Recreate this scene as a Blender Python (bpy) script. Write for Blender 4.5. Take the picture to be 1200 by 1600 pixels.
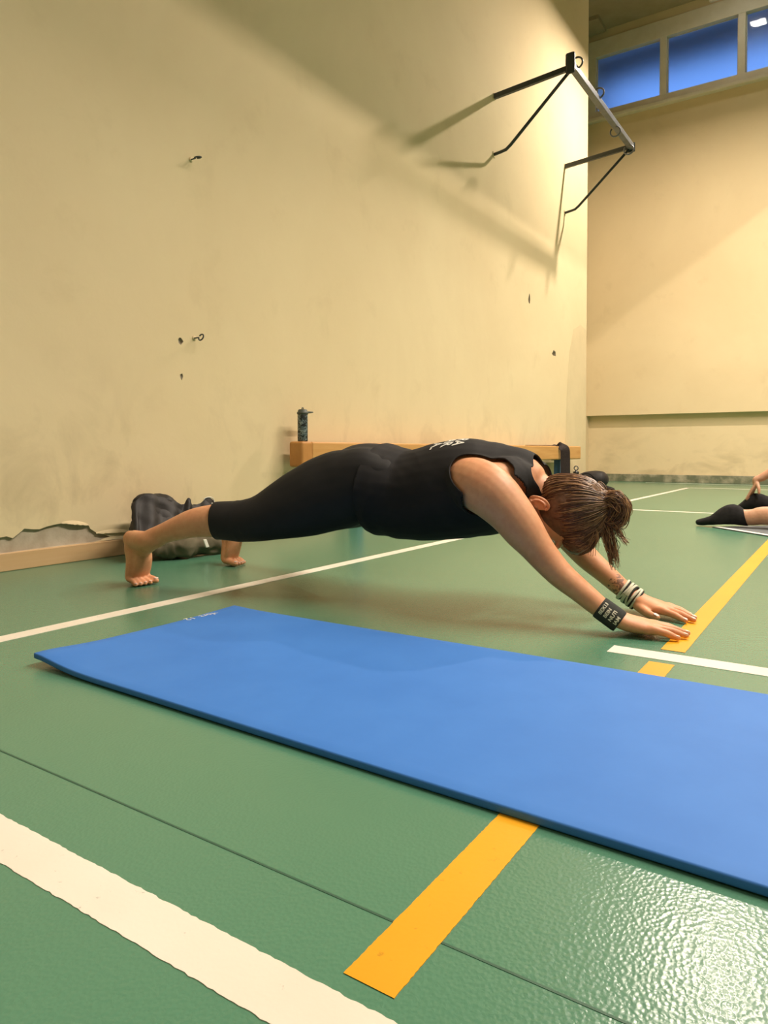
import bpy, bmesh, math, random
from mathutils import Vector, Matrix, noise
random.seed(7)
R = math.radians
scene = bpy.context.scene
col = scene.collection
for o in list(bpy.data.objects):
    bpy.data.objects.remove(o)

# ------------------------------------------------------------------ camera
CAM_H = 0.47
F_PX, CX, PY, HOR = 1109.0, 600.0, 732.0, 705.0       # calibrated on the 1200x1600 frame
YAW = math.atan2(735.0, math.hypot(F_PX, PY - HOR))
PITCH = math.atan((PY - HOR) / F_PX)
cam_d = bpy.data.cameras.new('camera')
cam = bpy.data.objects.new('camera', cam_d)
col.objects.link(cam)
cam.location = (0, 0, CAM_H)
cam.rotation_euler = (R(90) - PITCH, 0, YAW)
cam_d.sensor_fit = 'HORIZONTAL'
cam_d.sensor_width = 36
cam_d.lens = F_PX / 1200 * 36
cam_d.shift_y = -(800 - PY) / 1200
cam_d.clip_start = 0.02
cam_d.clip_end = 200
scene.camera = cam

# measuring helpers: turn a sighting into a point on a known plane of the room
_r = Vector((math.cos(YAW), math.sin(YAW), 0))
_f = Vector((-math.sin(YAW), math.cos(YAW), 0)) * math.cos(PITCH) + Vector((0, 0, -math.sin(PITCH)))
_u = _r.cross(_f)
def _ray(x, y):
    return _r * ((x - CX) / F_PX) + _u * ((PY - y) / F_PX) + _f
def on(ax, v, x, y):
    d = _ray(x, y)
    c = Vector((0, 0, CAM_H))
    return c + d * ((v - c[ax]) / d[ax])
def fl(x, y, z=0.0): return on(2, z, x, y)
def onX(x, y, v): return on(0, v, x, y)
def onY(x, y, v): return on(1, v, x, y)

# ------------------------------------------------------------------ world, lights, exposure
world = bpy.data.worlds.new('dusk_sky')
scene.world = world
world.use_nodes = True
nt = world.node_tree
bg = nt.nodes['Background']
bg.inputs[0].default_value = (0.16, 0.36, 0.86, 1)
bg.inputs[1].default_value = 0.85

vs = scene.view_settings
vs.view_transform = 'Standard'
vs.look = 'None'
vs.exposure = 0.78
scene.cycles.adaptive_threshold = 0.02
scene.cycles.max_bounces = 6
scene.cycles.diffuse_bounces = 3
scene.cycles.glossy_bounces = 3
scene.cycles.transmission_bounces = 4
scene.cycles.caustics_reflective = False
scene.cycles.caustics_refractive = False
vs.gamma = 1.0
vs.use_curve_mapping = False

WARM = (1.0, 0.868, 0.715)
# hall floodlights, the last two added unseen for fill: (x, y, z, watts, size)
FLOODS = [(-1.12, 8.28, 5.30, 135, 0.12),
          (-0.64, -2.4, 5.40, 22, 0.10),
          (5.5, 8.3, 5.40, 15, 0.35),
          (5.5, -2.4, 5.40, 25, 0.35)]
# unseen long troughs, added and shaded to shape light on the left wall: (x, y from, y to, z, watts)
# ... and tube half-width, shade depth
ADDED_TROUGHS = [(1.4, 1.6, 4.6, 5.50, 280, .06, .165), (1.4, 4.7, 7.6, 5.50, 168, .004, .105)]

# ------------------------------------------------------------------ basic helpers
MATS = {}
def mat(name, color, rough=0.6, spec=0.5, metal=0.0):
    m = bpy.data.materials.new(name)
    m.use_nodes = True
    b = m.node_tree.nodes['Principled BSDF']
    b.inputs['Base Color'].default_value = (*color, 1)
    b.inputs['Roughness'].default_value = rough
    b.inputs['Metallic'].default_value = metal
    b.inputs['Specular IOR Level'].default_value = spec
    MATS[name] = m
    return m
def N(m, t, **kw):
    n = m.node_tree.nodes.new(t)
    for k, v in kw.items():
        if k in n.inputs: n.inputs[k].default_value = v
        else: setattr(n, k, v)
    return n
def L(m, a, b): m.node_tree.links.new(a, b)
def BS(m): return m.node_tree.nodes['Principled BSDF']
def coords(m, kind='Object', scale=(1, 1, 1), rot=(0, 0, 0)):
    tc = N(m, 'ShaderNodeTexCoord')
    mp = N(m, 'ShaderNodeMapping')
    mp.inputs['Scale'].default_value = scale
    mp.inputs['Rotation'].default_value = rot
    L(m, tc.outputs[kind], mp.inputs['Vector'])
    return mp.outputs['Vector']
def noise_tex(m, vec, scale, detail=4, rough=0.5, dist=0.0):
    n = N(m, 'ShaderNodeTexNoise')
    n.inputs['Scale'].default_value = scale
    n.inputs['Detail'].default_value = detail
    n.inputs['Roughness'].default_value = rough
    n.inputs['Distortion'].default_value = dist
    L(m, vec, n.inputs['Vector'])
    return n.outputs['Fac']
def ramp(m, fac, stops):
    n = N(m, 'ShaderNodeValToRGB')
    e = n.color_ramp.elements
    while len(e) < len(stops): e.new(0.5)
    for i, (p, c) in enumerate(stops):
        e[i].position = p
        e[i].color = (*c, 1) if len(c) == 3 else c
    L(m, fac, n.inputs['Fac'])
    return n.outputs['Color']
def mixc(m, fac, a, b, mode='MIX'):
    n = N(m, 'ShaderNodeMix', data_type='RGBA', blend_type=mode)
    for i, v in ((0, fac), (6, a), (7, b)):
        if hasattr(v, 'links'): L(m, v, n.inputs[i])
        elif i == 0: n.inputs[i].default_value = v
        else: n.inputs[i].default_value = (*v, 1)
    return n.outputs[2]
def bump(m, fac, strength, dist=0.01, normal=None):
    n = N(m, 'ShaderNodeBump')
    n.inputs['Strength'].default_value = strength
    n.inputs['Distance'].default_value = dist
    L(m, fac, n.inputs['Height'])
    if normal: L(m, normal, n.inputs['Normal'])
    return n.outputs['Normal']

def obj(name, me, material=None, parent=None, smooth=False):
    if isinstance(me, bmesh.types.BMesh):
        b = me
        bmesh.ops.recalc_face_normals(b, faces=b.faces)
        me = bpy.data.meshes.new(name)
        b.to_mesh(me)
        b.free()
    o = bpy.data.objects.new(name, me)
    col.objects.link(o)
    if material is not None and not me.materials:
        me.materials.append(material if not isinstance(material, str) else MATS[material])
    if smooth:
        for p in me.polygons: p.use_smooth = True
    if parent: o.parent = parent
    return o
def tag(o, label=None, cat=None, group=None, kind=None):
    if label: o['label'] = label
    if cat: o['category'] = cat
    if group: o['group'] = group
    if kind: o['kind'] = kind
    return o
def thing(name, label, cat, group=None, loc=(0, 0, 0)):
    o = bpy.data.objects.new(name, None)
    o.empty_display_size = 0.05
    col.objects.link(o)
    o.location = loc
    return tag(o, label, cat, group)
def box(bm, a, b, bevel=0.0, seg=2):
    a, b = Vector(a), Vector(b)
    c, s = (a + b) / 2, b - a
    r = bmesh.ops.create_cube(bm, size=1.0, matrix=Matrix.Translation(c) @ Matrix.Diagonal((abs(s.x), abs(s.y), abs(s.z), 1)))
    if bevel:
        es = list({e for v in r['verts'] for e in v.link_edges})
        bmesh.ops.bevel(bm, geom=es, offset=bevel, segments=seg, affect='EDGES', profile=0.5)
    return bm
def boxo(name, a, b, material, parent=None, bevel=0.0, seg=2):
    bm = bmesh.new()
    box(bm, a, b, bevel, seg)
    return obj(name, bm, material, parent)
def frames(pts, hint=None):
    """tangent/side/normal along a path"""
    out = []
    n = len(pts)
    prev = None
    for i, p in enumerate(pts):
        t = (pts[min(i + 1, n - 1)] - pts[max(i - 1, 0)])
        if t.length < 1e-9: t = Vector((0, 0, 1))
        t.normalize()
        h = Vector(hint) if hint is not None else (prev if prev is not None else (Vector((0, 0, 1)) if abs(t.z) < .9 else Vector((1, 0, 0))))
        s = h - t * h.dot(t)
        if s.length < 1e-6: s = t.orthogonal()
        s.normalize()
        prev = s
        out.append((t, s, t.cross(s)))
    return out
def loft(bm, rings, cap=True):
    vr = [[bm.verts.new(p) for p in r] for r in rings]
    n = len(rings[0])
    for a, b in zip(vr, vr[1:]):
        for i in range(n):
            bm.faces.new((a[i], a[(i + 1) % n], b[(i + 1) % n], b[i]))
    if cap:
        bm.faces.new(list(reversed(vr[0])))
        bm.faces.new(vr[-1])
    return vr
def tube(bm, pts, r, seg=10, hint=None, cap=True, closed=False):
    """round tube along points; r is a number or one per point (or (side, normal) pairs)"""
    pts = [Vector(p) for p in pts]
    fr = frames(pts, hint)
    rings = []
    for i, (p, (t, s, nn)) in enumerate(zip(pts, fr)):
        q = r[i] if isinstance(r, (list, tuple)) else r
        a, b = q if isinstance(q, (list, tuple)) else (q, q)
        rings.append([p + s * (a * math.cos(2 * math.pi * k / seg)) + nn * (b * math.sin(2 * math.pi * k / seg)) for k in range(seg)])
    return loft(bm, rings, cap)
def spline(pts, per=6):
    """Catmull-Rom through points (tuples of any length)"""
    P = [tuple(p) for p in pts]
    P = [P[0]] + P + [P[-1]]
    out = []
    for i in range(1, len(P) - 2):
        for k in range(per):
            t = k / per
            out.append(tuple(0.5 * ((2 * b) + (-a + c) * t + (2 * a - 5 * b + 4 * c - d) * t * t + (-a + 3 * b - 3 * c + d) * t ** 3)
                             for a, b, c, d in zip(P[i - 1], P[i], P[i + 1], P[i + 2])))
    out.append(P[-2])
    return out
def text_mesh(body, size, extrude=0.0, align='LEFT', spacing=1.0, offset=0.0):
    cu = bpy.data.curves.new('txt', 'FONT')
    cu.body = body
    cu.size = size
    cu.extrude = extrude
    cu.offset = offset
    cu.align_x = align
    cu.space_line = spacing
    cu.resolution_u = 3
    o = bpy.data.objects.new('txt', cu)
    col.objects.link(o)
    dg = bpy.context.evaluated_depsgraph_get()
    me = bpy.data.meshes.new_from_object(o.evaluated_get(dg))
    bpy.data.objects.remove(o)
    bpy.data.curves.remove(cu)
    return me

# ------------------------------------------------------------------ materials
def wall_material():
    m = mat('wall_plaster', (0.66, 0.54, 0.33), 0.85, 0.25)
    v = coords(m)
    a = noise_tex(m, v, 0.55, 5, 0.6, 0.4)
    b = noise_tex(m, v, 2.6, 6, 0.65, 0.2)
    c1 = ramp(m, a, [(0.30, (0.75, 0.590, 0.365)), (0.65, (0.82, 0.665, 0.425))])
    c2 = ramp(m, b, [(0.24, (0.80, 0.77, 0.71)), (0.42, (1, 1, 1))])
    c = mixc(m, 0.35, c1, c2, 'MULTIPLY')
    # damp stains low on the wall
    sep = N(m, 'ShaderNodeSeparateXYZ')
    L(m, v, sep.inputs[0])
    mr = N(m, 'ShaderNodeMapRange')
    mr.inputs[1].default_value = 0.95; mr.inputs[2].default_value = 0.25
    L(m, sep.outputs['Z'], mr.inputs[0])
    st = noise_tex(m, coords(m, scale=(1, 2.2, 1.6)), 1.7, 5, 0.6, 0.5)
    sr = N(m, 'ShaderNodeMapRange')
    sr.inputs[1].default_value = 0.50; sr.inputs[2].default_value = 0.68
    L(m, st, sr.inputs[0])
    mu = N(m, 'ShaderNodeMath', operation='MULTIPLY')
    L(m, mr.outputs[0], mu.inputs[0]); L(m, sr.outputs[0], mu.inputs[1])
    mu2 = N(m, 'ShaderNodeMath', operation='MULTIPLY')
    L(m, mu.outputs[0], mu2.inputs[0]); mu2.inputs[1].default_value = 0.4
    c = mixc(m, mu2.outputs[0], c, (0.40, 0.30, 0.17))
    L(m, c, BS(m).inputs['Base Color'])
    f = noise_tex(m, v, 14, 6, 0.6)
    g = noise_tex(m, v, 1.6, 3, 0.5)
    n1 = bump(m, g, 0.35, 0.02)
    L(m, bump(m, f, 0.18, 0.006, n1), BS(m).inputs['Normal'])
wall_material()
def floor_material():
    m = mat('floor_green_vinyl', (0.07, 0.20, 0.115), 0.3, 0.72)
    v = coords(m)
    a = noise_tex(m, v, 0.9, 4, 0.55)
    L(m, ramp(m, a, [(0.3, (0.072, 0.200, 0.124)), (0.7, (0.084, 0.225, 0.142))]), BS(m).inputs['Base Color'])
    vo = N(m, 'ShaderNodeTexVoronoi', voronoi_dimensions='2D', feature='SMOOTH_F1')
    vo.inputs['Scale'].default_value = 210
    vo.inputs['Smoothness'].default_value = 0.6
    L(m, coords(m, scale=(1, 0.8, 1)), vo.inputs['Vector'])
    n1 = noise_tex(m, v, 130, 2, 0.5, 1.0)
    mx = N(m, 'ShaderNodeMath', operation='ADD')
    L(m, vo.outputs['Distance'], mx.inputs[0]); L(m, n1, mx.inputs[1])
    bn = bump(m, mx.outputs[0], 0.24, 0.0012)
    L(m, bn, BS(m).inputs['Normal']); L(m, bn, BS(m).inputs['Coat Normal'])
    BS(m).inputs['Roughness'].default_value = 0.27
    BS(m).inputs['Coat Weight'].default_value = 0.12
    BS(m).inputs['Coat Roughness'].default_value = 0.16
floor_material()
def paint(name, c, dirt):
    m = mat(name, c, 0.42, 0.4)
    v = coords(m)
    s = noise_tex(m, v, 60, 6, 0.7)
    b = noise_tex(m, v, 3, 3, 0.5)
    k = ramp(m, s, [(0.28, tuple(x * dirt for x in c)), (0.36, c)])
    k2 = ramp(m, b, [(0.3, (0.9, 0.88, 0.85)), (0.6, (1, 1, 1))])
    L(m, mixc(m, 1.0, k, k2, 'MULTIPLY'), BS(m).inputs['Base Color'])
    L(m, bump(m, noise_tex(m, v, 150, 2), 0.12, 0.001), BS(m).inputs['Normal'])
paint('line_white', (0.80, 0.735, 0.65), 0.5)
paint('line_orange', (0.80, 0.365, 0.012), 0.55)
def simple_noise(name, c1, c2, scale, rough, bstr=0.1, bdist=0.003, spec=0.5, vscale=(1, 1, 1), metal=0.0, lo=.35, hi=.65):
    m = mat(name, c1, rough, spec, metal)
    v = coords(m, scale=vscale)
    f = noise_tex(m, v, scale, 5, 0.6)
    L(m, ramp(m, f, [(lo, c1), (hi, c2)]), BS(m).inputs['Base Color'])
    if bstr: L(m, bump(m, f, bstr, bdist), BS(m).inputs['Normal'])
    return m
simple_noise('ceiling_paint', (0.42, 0.33, 0.21), (0.48, 0.38, 0.25), 3, 0.9)
simple_noise('frame_paint', (0.72, 0.64, 0.50), (0.78, 0.70, 0.57), 6, 0.5, 0.05)
simple_noise('bare_plaster', (0.42, 0.34, 0.25), (0.55, 0.47, 0.37), 9, 0.95, 0.5, 0.01)
simple_noise('skirting_wood', (0.62, 0.38, 0.19), (0.68, 0.45, 0.25), 4, 0.55, 0.1, 0.002, vscale=(1, 0.2, 4))
simple_noise('skirting_stone', (0.16, 0.17, 0.11), (0.45, 0.40, 0.29), 5, 0.45, 0.05, lo=.4, hi=.62)
simple_noise('seam_weld', (0.028, 0.09, 0.055), (0.036, 0.105, 0.065), 30, 0.5)
simple_noise('mat_blue', (0.040, 0.175, 0.56), (0.048, 0.195, 0.60), 5, 0.62, 0.12, 0.002, 0.35)
simple_noise('steel_grey', (0.10, 0.105, 0.11), (0.15, 0.155, 0.16), 20, 0.42, 0.05, metal=0.3)
simple_noise('steel_dark', (0.022, 0.028, 0.024), (0.035, 0.04, 0.035), 20, 0.45, 0.05)
simple_noise('beam_wood', (0.56, 0.27, 0.075), (0.66, 0.35, 0.12), 6, 0.5, 0.06, 0.002, vscale=(4, 0.3, 4))
simple_noise('beam_end_wood', (0.47, 0.20, 0.05), (0.56, 0.26, 0.075), 9, 0.5, 0.06, 0.002)
simple_noise('blue_steel', (0.03, 0.10, 0.22), (0.04, 0.12, 0.26), 10, 0.4, 0.03)
simple_noise('strap_brown', (0.02, 0.011, 0.012), (0.035, 0.02, 0.02), 60, 0.8, 0.2)
simple_noise('black_fabric', (0.010, 0.009, 0.010), (0.017, 0.015, 0.016), 30, 0.85, 0.2, 0.002, 0.3)
simple_noise('jacket_fabric', (0.016, 0.013, 0.014), (0.03, 0.025, 0.026), 14, 0.6, 0.25, 0.003, 0.4)
simple_noise('olive_fabric', (0.10, 0.085, 0.055), (0.16, 0.135, 0.09), 12, 0.9, 0.25, 0.003, 0.2)
simple_noise('white_plastic', (0.78, 0.75, 0.68), (0.82, 0.79, 0.73), 12, 0.5, 0.0)
simple_noise('black_plastic', (0.012, 0.012, 0.012), (0.02, 0.02, 0.02), 12, 0.35, 0.0)
simple_noise('lamp_housing', (0.22, 0.22, 0.21), (0.26, 0.26, 0.25), 12, 0.5, 0.0)
simple_noise('pane_shading_dark', (0.07, 0.065, 0.06), (0.08, 0.075, 0.07), 6, 0.9, 0.0)  # for the unseen shapes added to darken the panes
simple_noise('mat_grey', (0.10, 0.11, 0.12), (0.13, 0.14, 0.15), 12, 0.8, 0.1)
def glass():
    m = bpy.data.materials.new('window_glass'); m.use_nodes = True
    MATS['window_glass'] = m
    t = m.node_tree
    t.nodes.remove(t.nodes['Principled BSDF'])
    out = t.nodes['Material Output']
    rf = N(m, 'ShaderNodeBsdfRefraction'); rf.inputs['IOR'].default_value = 1.35; rf.inputs['Roughness'].default_value = 0.62
    rf.inputs['Color'].default_value = (0.92, 0.94, 1, 1)
    gl = N(m, 'ShaderNodeBsdfGlossy'); gl.inputs['Roughness'].default_value = 0.03
    nz = noise_tex(m, coords(m), 9, 3)
    L(m, bump(m, nz, 0.06, 0.01), gl.inputs['Normal'])
    fr = N(m, 'ShaderNodeFresnel'); fr.inputs['IOR'].default_value = 1.5
    mx = N(m, 'ShaderNodeMixShader')
    L(m, fr.outputs[0], mx.inputs[0]); L(m, rf.outputs[0], mx.inputs[1]); L(m, gl.outputs[0], mx.inputs[2])
    L(m, mx.outputs[0], out.inputs[0])
glass()
def emit(name, c, s):
    m = bpy.data.materials.new(name); m.use_nodes = True
    MATS[name] = m
    b = BS(m)
    b.inputs['Base Color'].default_value = (0.8, 0.8, 0.8, 1)
    b.inputs['Emission Color'].default_value = (*c, 1)
    b.inputs['Emission Strength'].default_value = s
emit('lamp_glow', (1.0, 0.95, 0.86), 8)
emit('panel_glow', (1.0, 0.95, 0.86), 30)

# ------------------------------------------------------------------ the setting
WX = -2.765        # face of the left wall
WEND = 8.68        # where the thick part of the left wall ends
RX = -3.56         # recessed part of the left wall
BY = 11.2          # face of the back wall
CEIL = 7.0
X1, Y0 = 9.0, -7.0

floor = tag(boxo('floor', (RX - .3, Y0 - .3, -0.1), (X1 + .3, BY + .5, 0), 'floor_green_vinyl'),
            'glossy green vinyl sports floor with painted court lines', None, None, 'structure')
def court_line(x0, x1, y0, y1, m, jit=0.0004, z=0.0008):
    """thin painted strip with slightly ragged edges"""
    bm = bmesh.new()
    along_x = (x1 - x0) > (y1 - y0)
    ln = max(x1 - x0, y1 - y0)
    n = max(2, min(900, int(ln / 0.004)))
    a, b = [], []
    for i in range(n + 1):
        t = i / n
        j1, j2 = random.uniform(-jit, jit), random.uniform(-jit, jit)
        if along_x:
            x = x0 + (x1 - x0) * t
            a.append((x, y0 + j1)); b.append((x, y1 + j2))
        else:
            y = y0 + (y1 - y0) * t
            a.append((x1 + j1, y)); b.append((x0 + j2, y))
    va = [bm.verts.new((*p, z)) for p in a]
    vb = [bm.verts.new((*p, z)) for p in b]
    ga = [bm.verts.new((*p, 0)) for p in a]
    gb = [bm.verts.new((*p, 0)) for p in b]
    for i in range(n):
        bm.faces.new((va[i], va[i + 1], vb[i + 1], vb[i]))
        bm.faces.new((ga[i], ga[i + 1], va[i + 1], va[i]))
        bm.faces.new((vb[i], vb[i + 1], gb[i + 1], gb[i]))
    return obj('court_line', bm, m, floor)
court_line(-1.80, -1.745, -6, 9.79, 'line_white')
court_line(-1.80, 7, 9.73, 9.79, 'line_white')
court_line(-1.745, 7, 5.82, 5.875, 'line_white')
court_line(-2.6, 7, 11.0, 11.05, 'line_white')
court_line(-0.478, 2.5, 1.667, 1.730, 'line_white')
court_line(-2.6, 3.0, 0.424, 0.482, 'line_white', 0.0009)
court_line(-0.377, -0.323, 0.503, 1.642, 'line_orange', 0.0005)
court_line(-0.377, -0.323, 1.757, 7.5, 'line_orange')
obj('floor_seam', boxo('floor_seam', (-2.7, 0.5855, -0.01), (4, 0.5885, 0.0005), 'seam_weld').data, None, floor)
bpy.data.objects.remove(bpy.data.objects['floor_seam'])
bpy.data.objects['floor_seam.001'].name = 'floor_seam'

# left wall: a face with real holes and a broken-out strip of plaster at its foot
def ragged(cy, cz, ry, rz, n=11, k=0.35, seed=1):
    rnd = random.Random(seed)
    return [(cy + ry * math.cos(2 * math.pi * i / n) * (1 + rnd.uniform(-k, k)),
             cz + rz * math.sin(2 * math.pi * i / n) * (1 + rnd.uniform(-k, k))) for i in range(n)]
_h = lambda x, y: (onX(x, y, WX).y, onX(x, y, WX).z)
holes = []
c = _h(866, 552); holes.append((ragged(c[0], c[1], .055, .035, 9, .35, 3), .06, 'bare_plaster'))
c = _h(827, 468); holes.append((ragged(c[0], c[1], .022, .05, 8, .3, 5), .05, 'bare_plaster'))
c = _h(282, 533); holes.append((ragged(c[0], c[1], .016, .016, 9, .3, 6), .012, 'bare_plaster'))
c = _h(284, 588); holes.append((ragged(c[0], c[1], .010, .016, 8, .4, 8), .008, 'bare_plaster'))
top = [(0, 840), (10, 838), (20, 841), (30, 833), (38, 826), (50, 827), (62, 827), (72, 823), (84, 820), (100, 817), (112, 819), (122, 821), (138, 820),
       (141, 826), (150, 832), (165, 836), (180, 841), (196, 838), (205, 834)]
low = [(205, 838), (180, 843), (160, 843), (145, 847), (128, 849), (100, 852), (60, 857), (30, 861), (0, 865)]
pl = [_h(*p) for p in top + low]
ext_t = [(pl[0][0] - .9, pl[0][1] + .05), (pl[0][0] - .5, pl[0][1] + .07), (pl[0][0] - .25, pl[0][1] + .03)]
ext_l = [(pl[-1][0] - .3, pl[-1][1]), (pl[-1][0] - .9, pl[-1][1])]
holes.append((ext_t + pl + ext_l, .010, 'bare_plaster'))
bm = bmesh.new()
edges = []
def loop_edges(pts, x):
    vs_ = [bm.verts.new((x, y, z)) for y, z in pts]
    return vs_, [bm.edges.new((vs_[i], vs_[(i + 1) % len(vs_)])) for i in range(len(vs_))]
_, e = loop_edges([(Y0, 0), (WEND, 0), (WEND, CEIL), (Y0, CEIL)], WX)
edges += e
hl = []
for pts, d, mm in holes:
    v_, e = loop_edges(pts, WX)
    edges += e
    hl.append((v_, d))
bmesh.ops.triangle_fill(bm, use_beauty=True, use_dissolve=False, edges=edges, normal=(1, 0, 0))
for v_, d in hl:
    b_ = [bm.verts.new((WX - d, q.co.y, q.co.z)) for q in v_]
    n = len(v_)
    for i in range(n):
        f_ = bm.faces.new((v_[i], v_[(i + 1) % n], b_[(i + 1) % n], b_[i])); f_.material_index = 1
    f_ = bm.faces.new(b_); f_.material_index = 1
# end and back of the thick wall
e1 = [bm.verts.new(p) for p in ((WX, WEND, 0), (RX - .2, WEND, 0), (RX - .2, WEND, CEIL), (WX, WEND, CEIL))]
bm.faces.new(e1)
me = bpy.data.meshes.new('wall_left')
bmesh.ops.remove_doubles(bm, verts=bm.verts, dist=1e-5)
for f_ in bm.faces:
    if f_.material_index == 0 and abs(f_.normal.x) > .5 and f_.normal.x < 0: f_.normal_flip()
bm.to_mesh(me); bm.free()
me.materials.append(MATS['wall_plaster']); me.materials.append(MATS['bare_plaster'])
wl = tag(obj('wall_left', me), 'stained cream plaster wall with broken plaster patch at its foot', None, None, 'structure')
tag(boxo('wall_left_recess', (RX - .2, WEND, 0), (RX, BY + .4, CEIL), 'wall_plaster'), 'cream plaster wall set back beside the corner', None, None, 'structure')
tag(boxo('baseboard_left', (WX, Y0, 0), (WX + .012, WEND, 0.072), 'skirting_wood', None, .003), 'low wooden baseboard along the cream wall', None, None, 'structure')
# loose flakes of paint standing proud above the broken plaster
for k, (x0, y0, x1, y1) in enumerate([(96, 817, 138, 820), (150, 833, 205, 830), (158, 844, 204, 839)]):
    bm = bmesh.new()
    a, b = Vector((0, *_h(x0, y0))), Vector((0, *_h(x1, y1)))
    n = 18
    lo, mid, hi = [], [], []
    for i in range(n + 1):
        p = a.lerp(b, i / n)
        q = math.sin(math.pi * i / n)
        w = .004 + .010 * q
        j = .0035 * noise.noise(Vector((k * 5, i * .55, 0)))
        lo.append(bm.verts.new((WX + .0015 + .007 * q, p.y, p.z - .003 + j)))
        mid.append(bm.verts.new((WX + .001 + .004 * q, p.y, p.z + w * .5 + j)))
        hi.append(bm.verts.new((WX + .0004, p.y, p.z + w)))
    for i in range(n):
        bm.faces.new((lo[i], lo[i + 1], mid[i + 1], mid[i]))
        bm.faces.new((mid[i], mid[i + 1], hi[i + 1], hi[i]))
    obj('paint_flake', bm, 'wall_plaster', wl, True)
# faintly darker replastered strip at the end of the wall
simple_noise('wall_patch', (0.68, 0.54, 0.33), (0.74, 0.59, 0.37), 3, 0.9, 0.15)
bm = bmesh.new()
pp = [(7.90, .075), (8.675, .075), (8.675, 1.95), (8.45, 1.99), (8.2, 1.90), (8.06, 1.62), (7.99, 1.2), (7.96, .8)]
fr_ = bm.faces.new([bm.verts.new((WX + .0012, y, z)) for y, z in pp])
r_ = bmesh.ops.extrude_face_region(bm, geom=[fr_])
for v_ in r_['geom']:
    if isinstance(v_, bmesh.types.BMVert): v_.co.x = WX - .002
obj('plaster_patch', bm, 'wall_patch', wl)

# back wall: upper part proud of the lower one
bw = tag(boxo('wall_back', (RX, BY, 1.03), (X1, BY + .4, 5.60), 'wall_plaster'), 'cream plaster back wall overhanging a recessed lower band', None, None, 'structure')
tag(boxo('wall_back_lower', (RX, BY + .13, 0), (X1, BY + .4, 1.03), 'wall_plaster'), 'recessed lower band of the cream back wall', None, None, 'structure')
tag(boxo('wall_back_top', (RX, BY, 6.86), (X1, BY + .4, CEIL), 'wall_plaster'), 'cream wall strip above the high windows', None, None, 'structure')
bb = tag(boxo('baseboard_back', (RX, BY + .105, 0), (X1, BY + .13, 0.115), 'skirting_stone', None, .004), 'speckled stone skirting along the back wall', None, None, 'structure')
tag(boxo('wall_right', (X1, Y0, 0), (X1 + .2, BY, CEIL), 'wall_plaster'), 'cream plaster wall on the far side of the hall', None, None, 'structure')
tag(boxo('wall_front', (RX, Y0 - .2, 0), (X1, Y0, CEIL), 'wall_plaster'), 'cream plaster wall behind the viewer', None, None, 'structure')
ce = tag(boxo('ceiling', (RX - .2, Y0 - .2, CEIL), (X1 + .2, BY + .4, CEIL + .1), 'ceiling_paint'), 'dim brown-beige hall ceiling', None, None, 'structure')
boxo('ceiling_beam', (RX, BY - .45, CEIL - .06), (RX + .28, BY - .05, CEIL), 'ceiling_paint', ce)

# ribbon of high windows
def window(n, x0, x1):
    w = bpy.data.objects.new('window_%d' % n, None); col.objects.link(w)
    z0, z1 = 5.765, 6.605
    tag(w, 'high frosted window pane %s with dusk sky behind' % ('nearest the left corner', 'second from the corner', 'third from the corner holding a lamp reflection', 'fourth from the corner', 'fifth from the corner', 'sixth from the corner')[n - 1], None, None, 'structure')
    boxo('frame', (x0 - .02, BY + .035, z0 - .03), (x0 + .012, BY + .075, z1 + .03), 'frame_paint', w)
    boxo('frame', (x1 - .012, BY + .035, z0 - .03), (x1 + .02, BY + .075, z1 + .03), 'frame_paint', w)
    boxo('frame', (x0, BY + .035, z0 - .03), (x1, BY + .075, z0 + .012), 'frame_paint', w)
    boxo('frame', (x0, BY + .035, z1 - .012), (x1, BY + .075, z1 + .03), 'frame_paint', w)
    boxo('pane', (x0 + .005, BY + .052, z0 + .005), (x1 - .005, BY + .056, z1 - .005), 'window_glass', w)
wx = -3.44
xs = []
for k in range(6):
    xs.append((wx, wx + .95)); wx += 1.048
for k, (a, b) in enumerate(xs): window(k + 1, a, b)
tr = tag(bpy.data.objects.new('trim_1', None), 'cream painted surround of the high windows', None, None, 'structure'); col.objects.link(tr)
boxo('head_rail', (RX, BY - .03, 6.60), (X1, BY + .1, 6.86), 'frame_paint', tr, .006)
boxo('bottom_rail', (RX, BY - .03, 5.69), (X1, BY + .1, 5.765), 'frame_paint', tr, .006)
boxo('sill', (RX, BY - .09, 5.60), (X1, BY + .1, 5.66), 'frame_paint', tr, .012)
boxo('sill_board', (RX, BY - .05, 5.66), (X1, BY + .1, 5.69), 'frame_paint', tr, .004)
px_ = [RX] + [v for p in xs for v in p] + [X1]
for i in range(0, len(px_), 2):
    if i + 1 < len(px_): boxo('mullion', (px_[i], BY - .025, 5.75), (px_[i + 1], BY + .1, 6.62), 'frame_paint', tr, .005)
# unseen slab and block, added to darken the panes at top and left
ev = tag(boxo('pane_shading_slab', (RX - .6, BY + .45, 6.66), (X1 + .5, BY + 1.15, 6.85), 'pane_shading_dark'), 'added dark slab outside that darkens the tops of the high windows', None, None, 'structure')
tag(boxo('pane_shading_block', (RX - .9, BY + .45, 3), (RX - .28, BY + 2.2, 6.8), 'pane_shading_dark'), 'added dark block outside that darkens the left of the high windows', None, None, 'structure')

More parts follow.
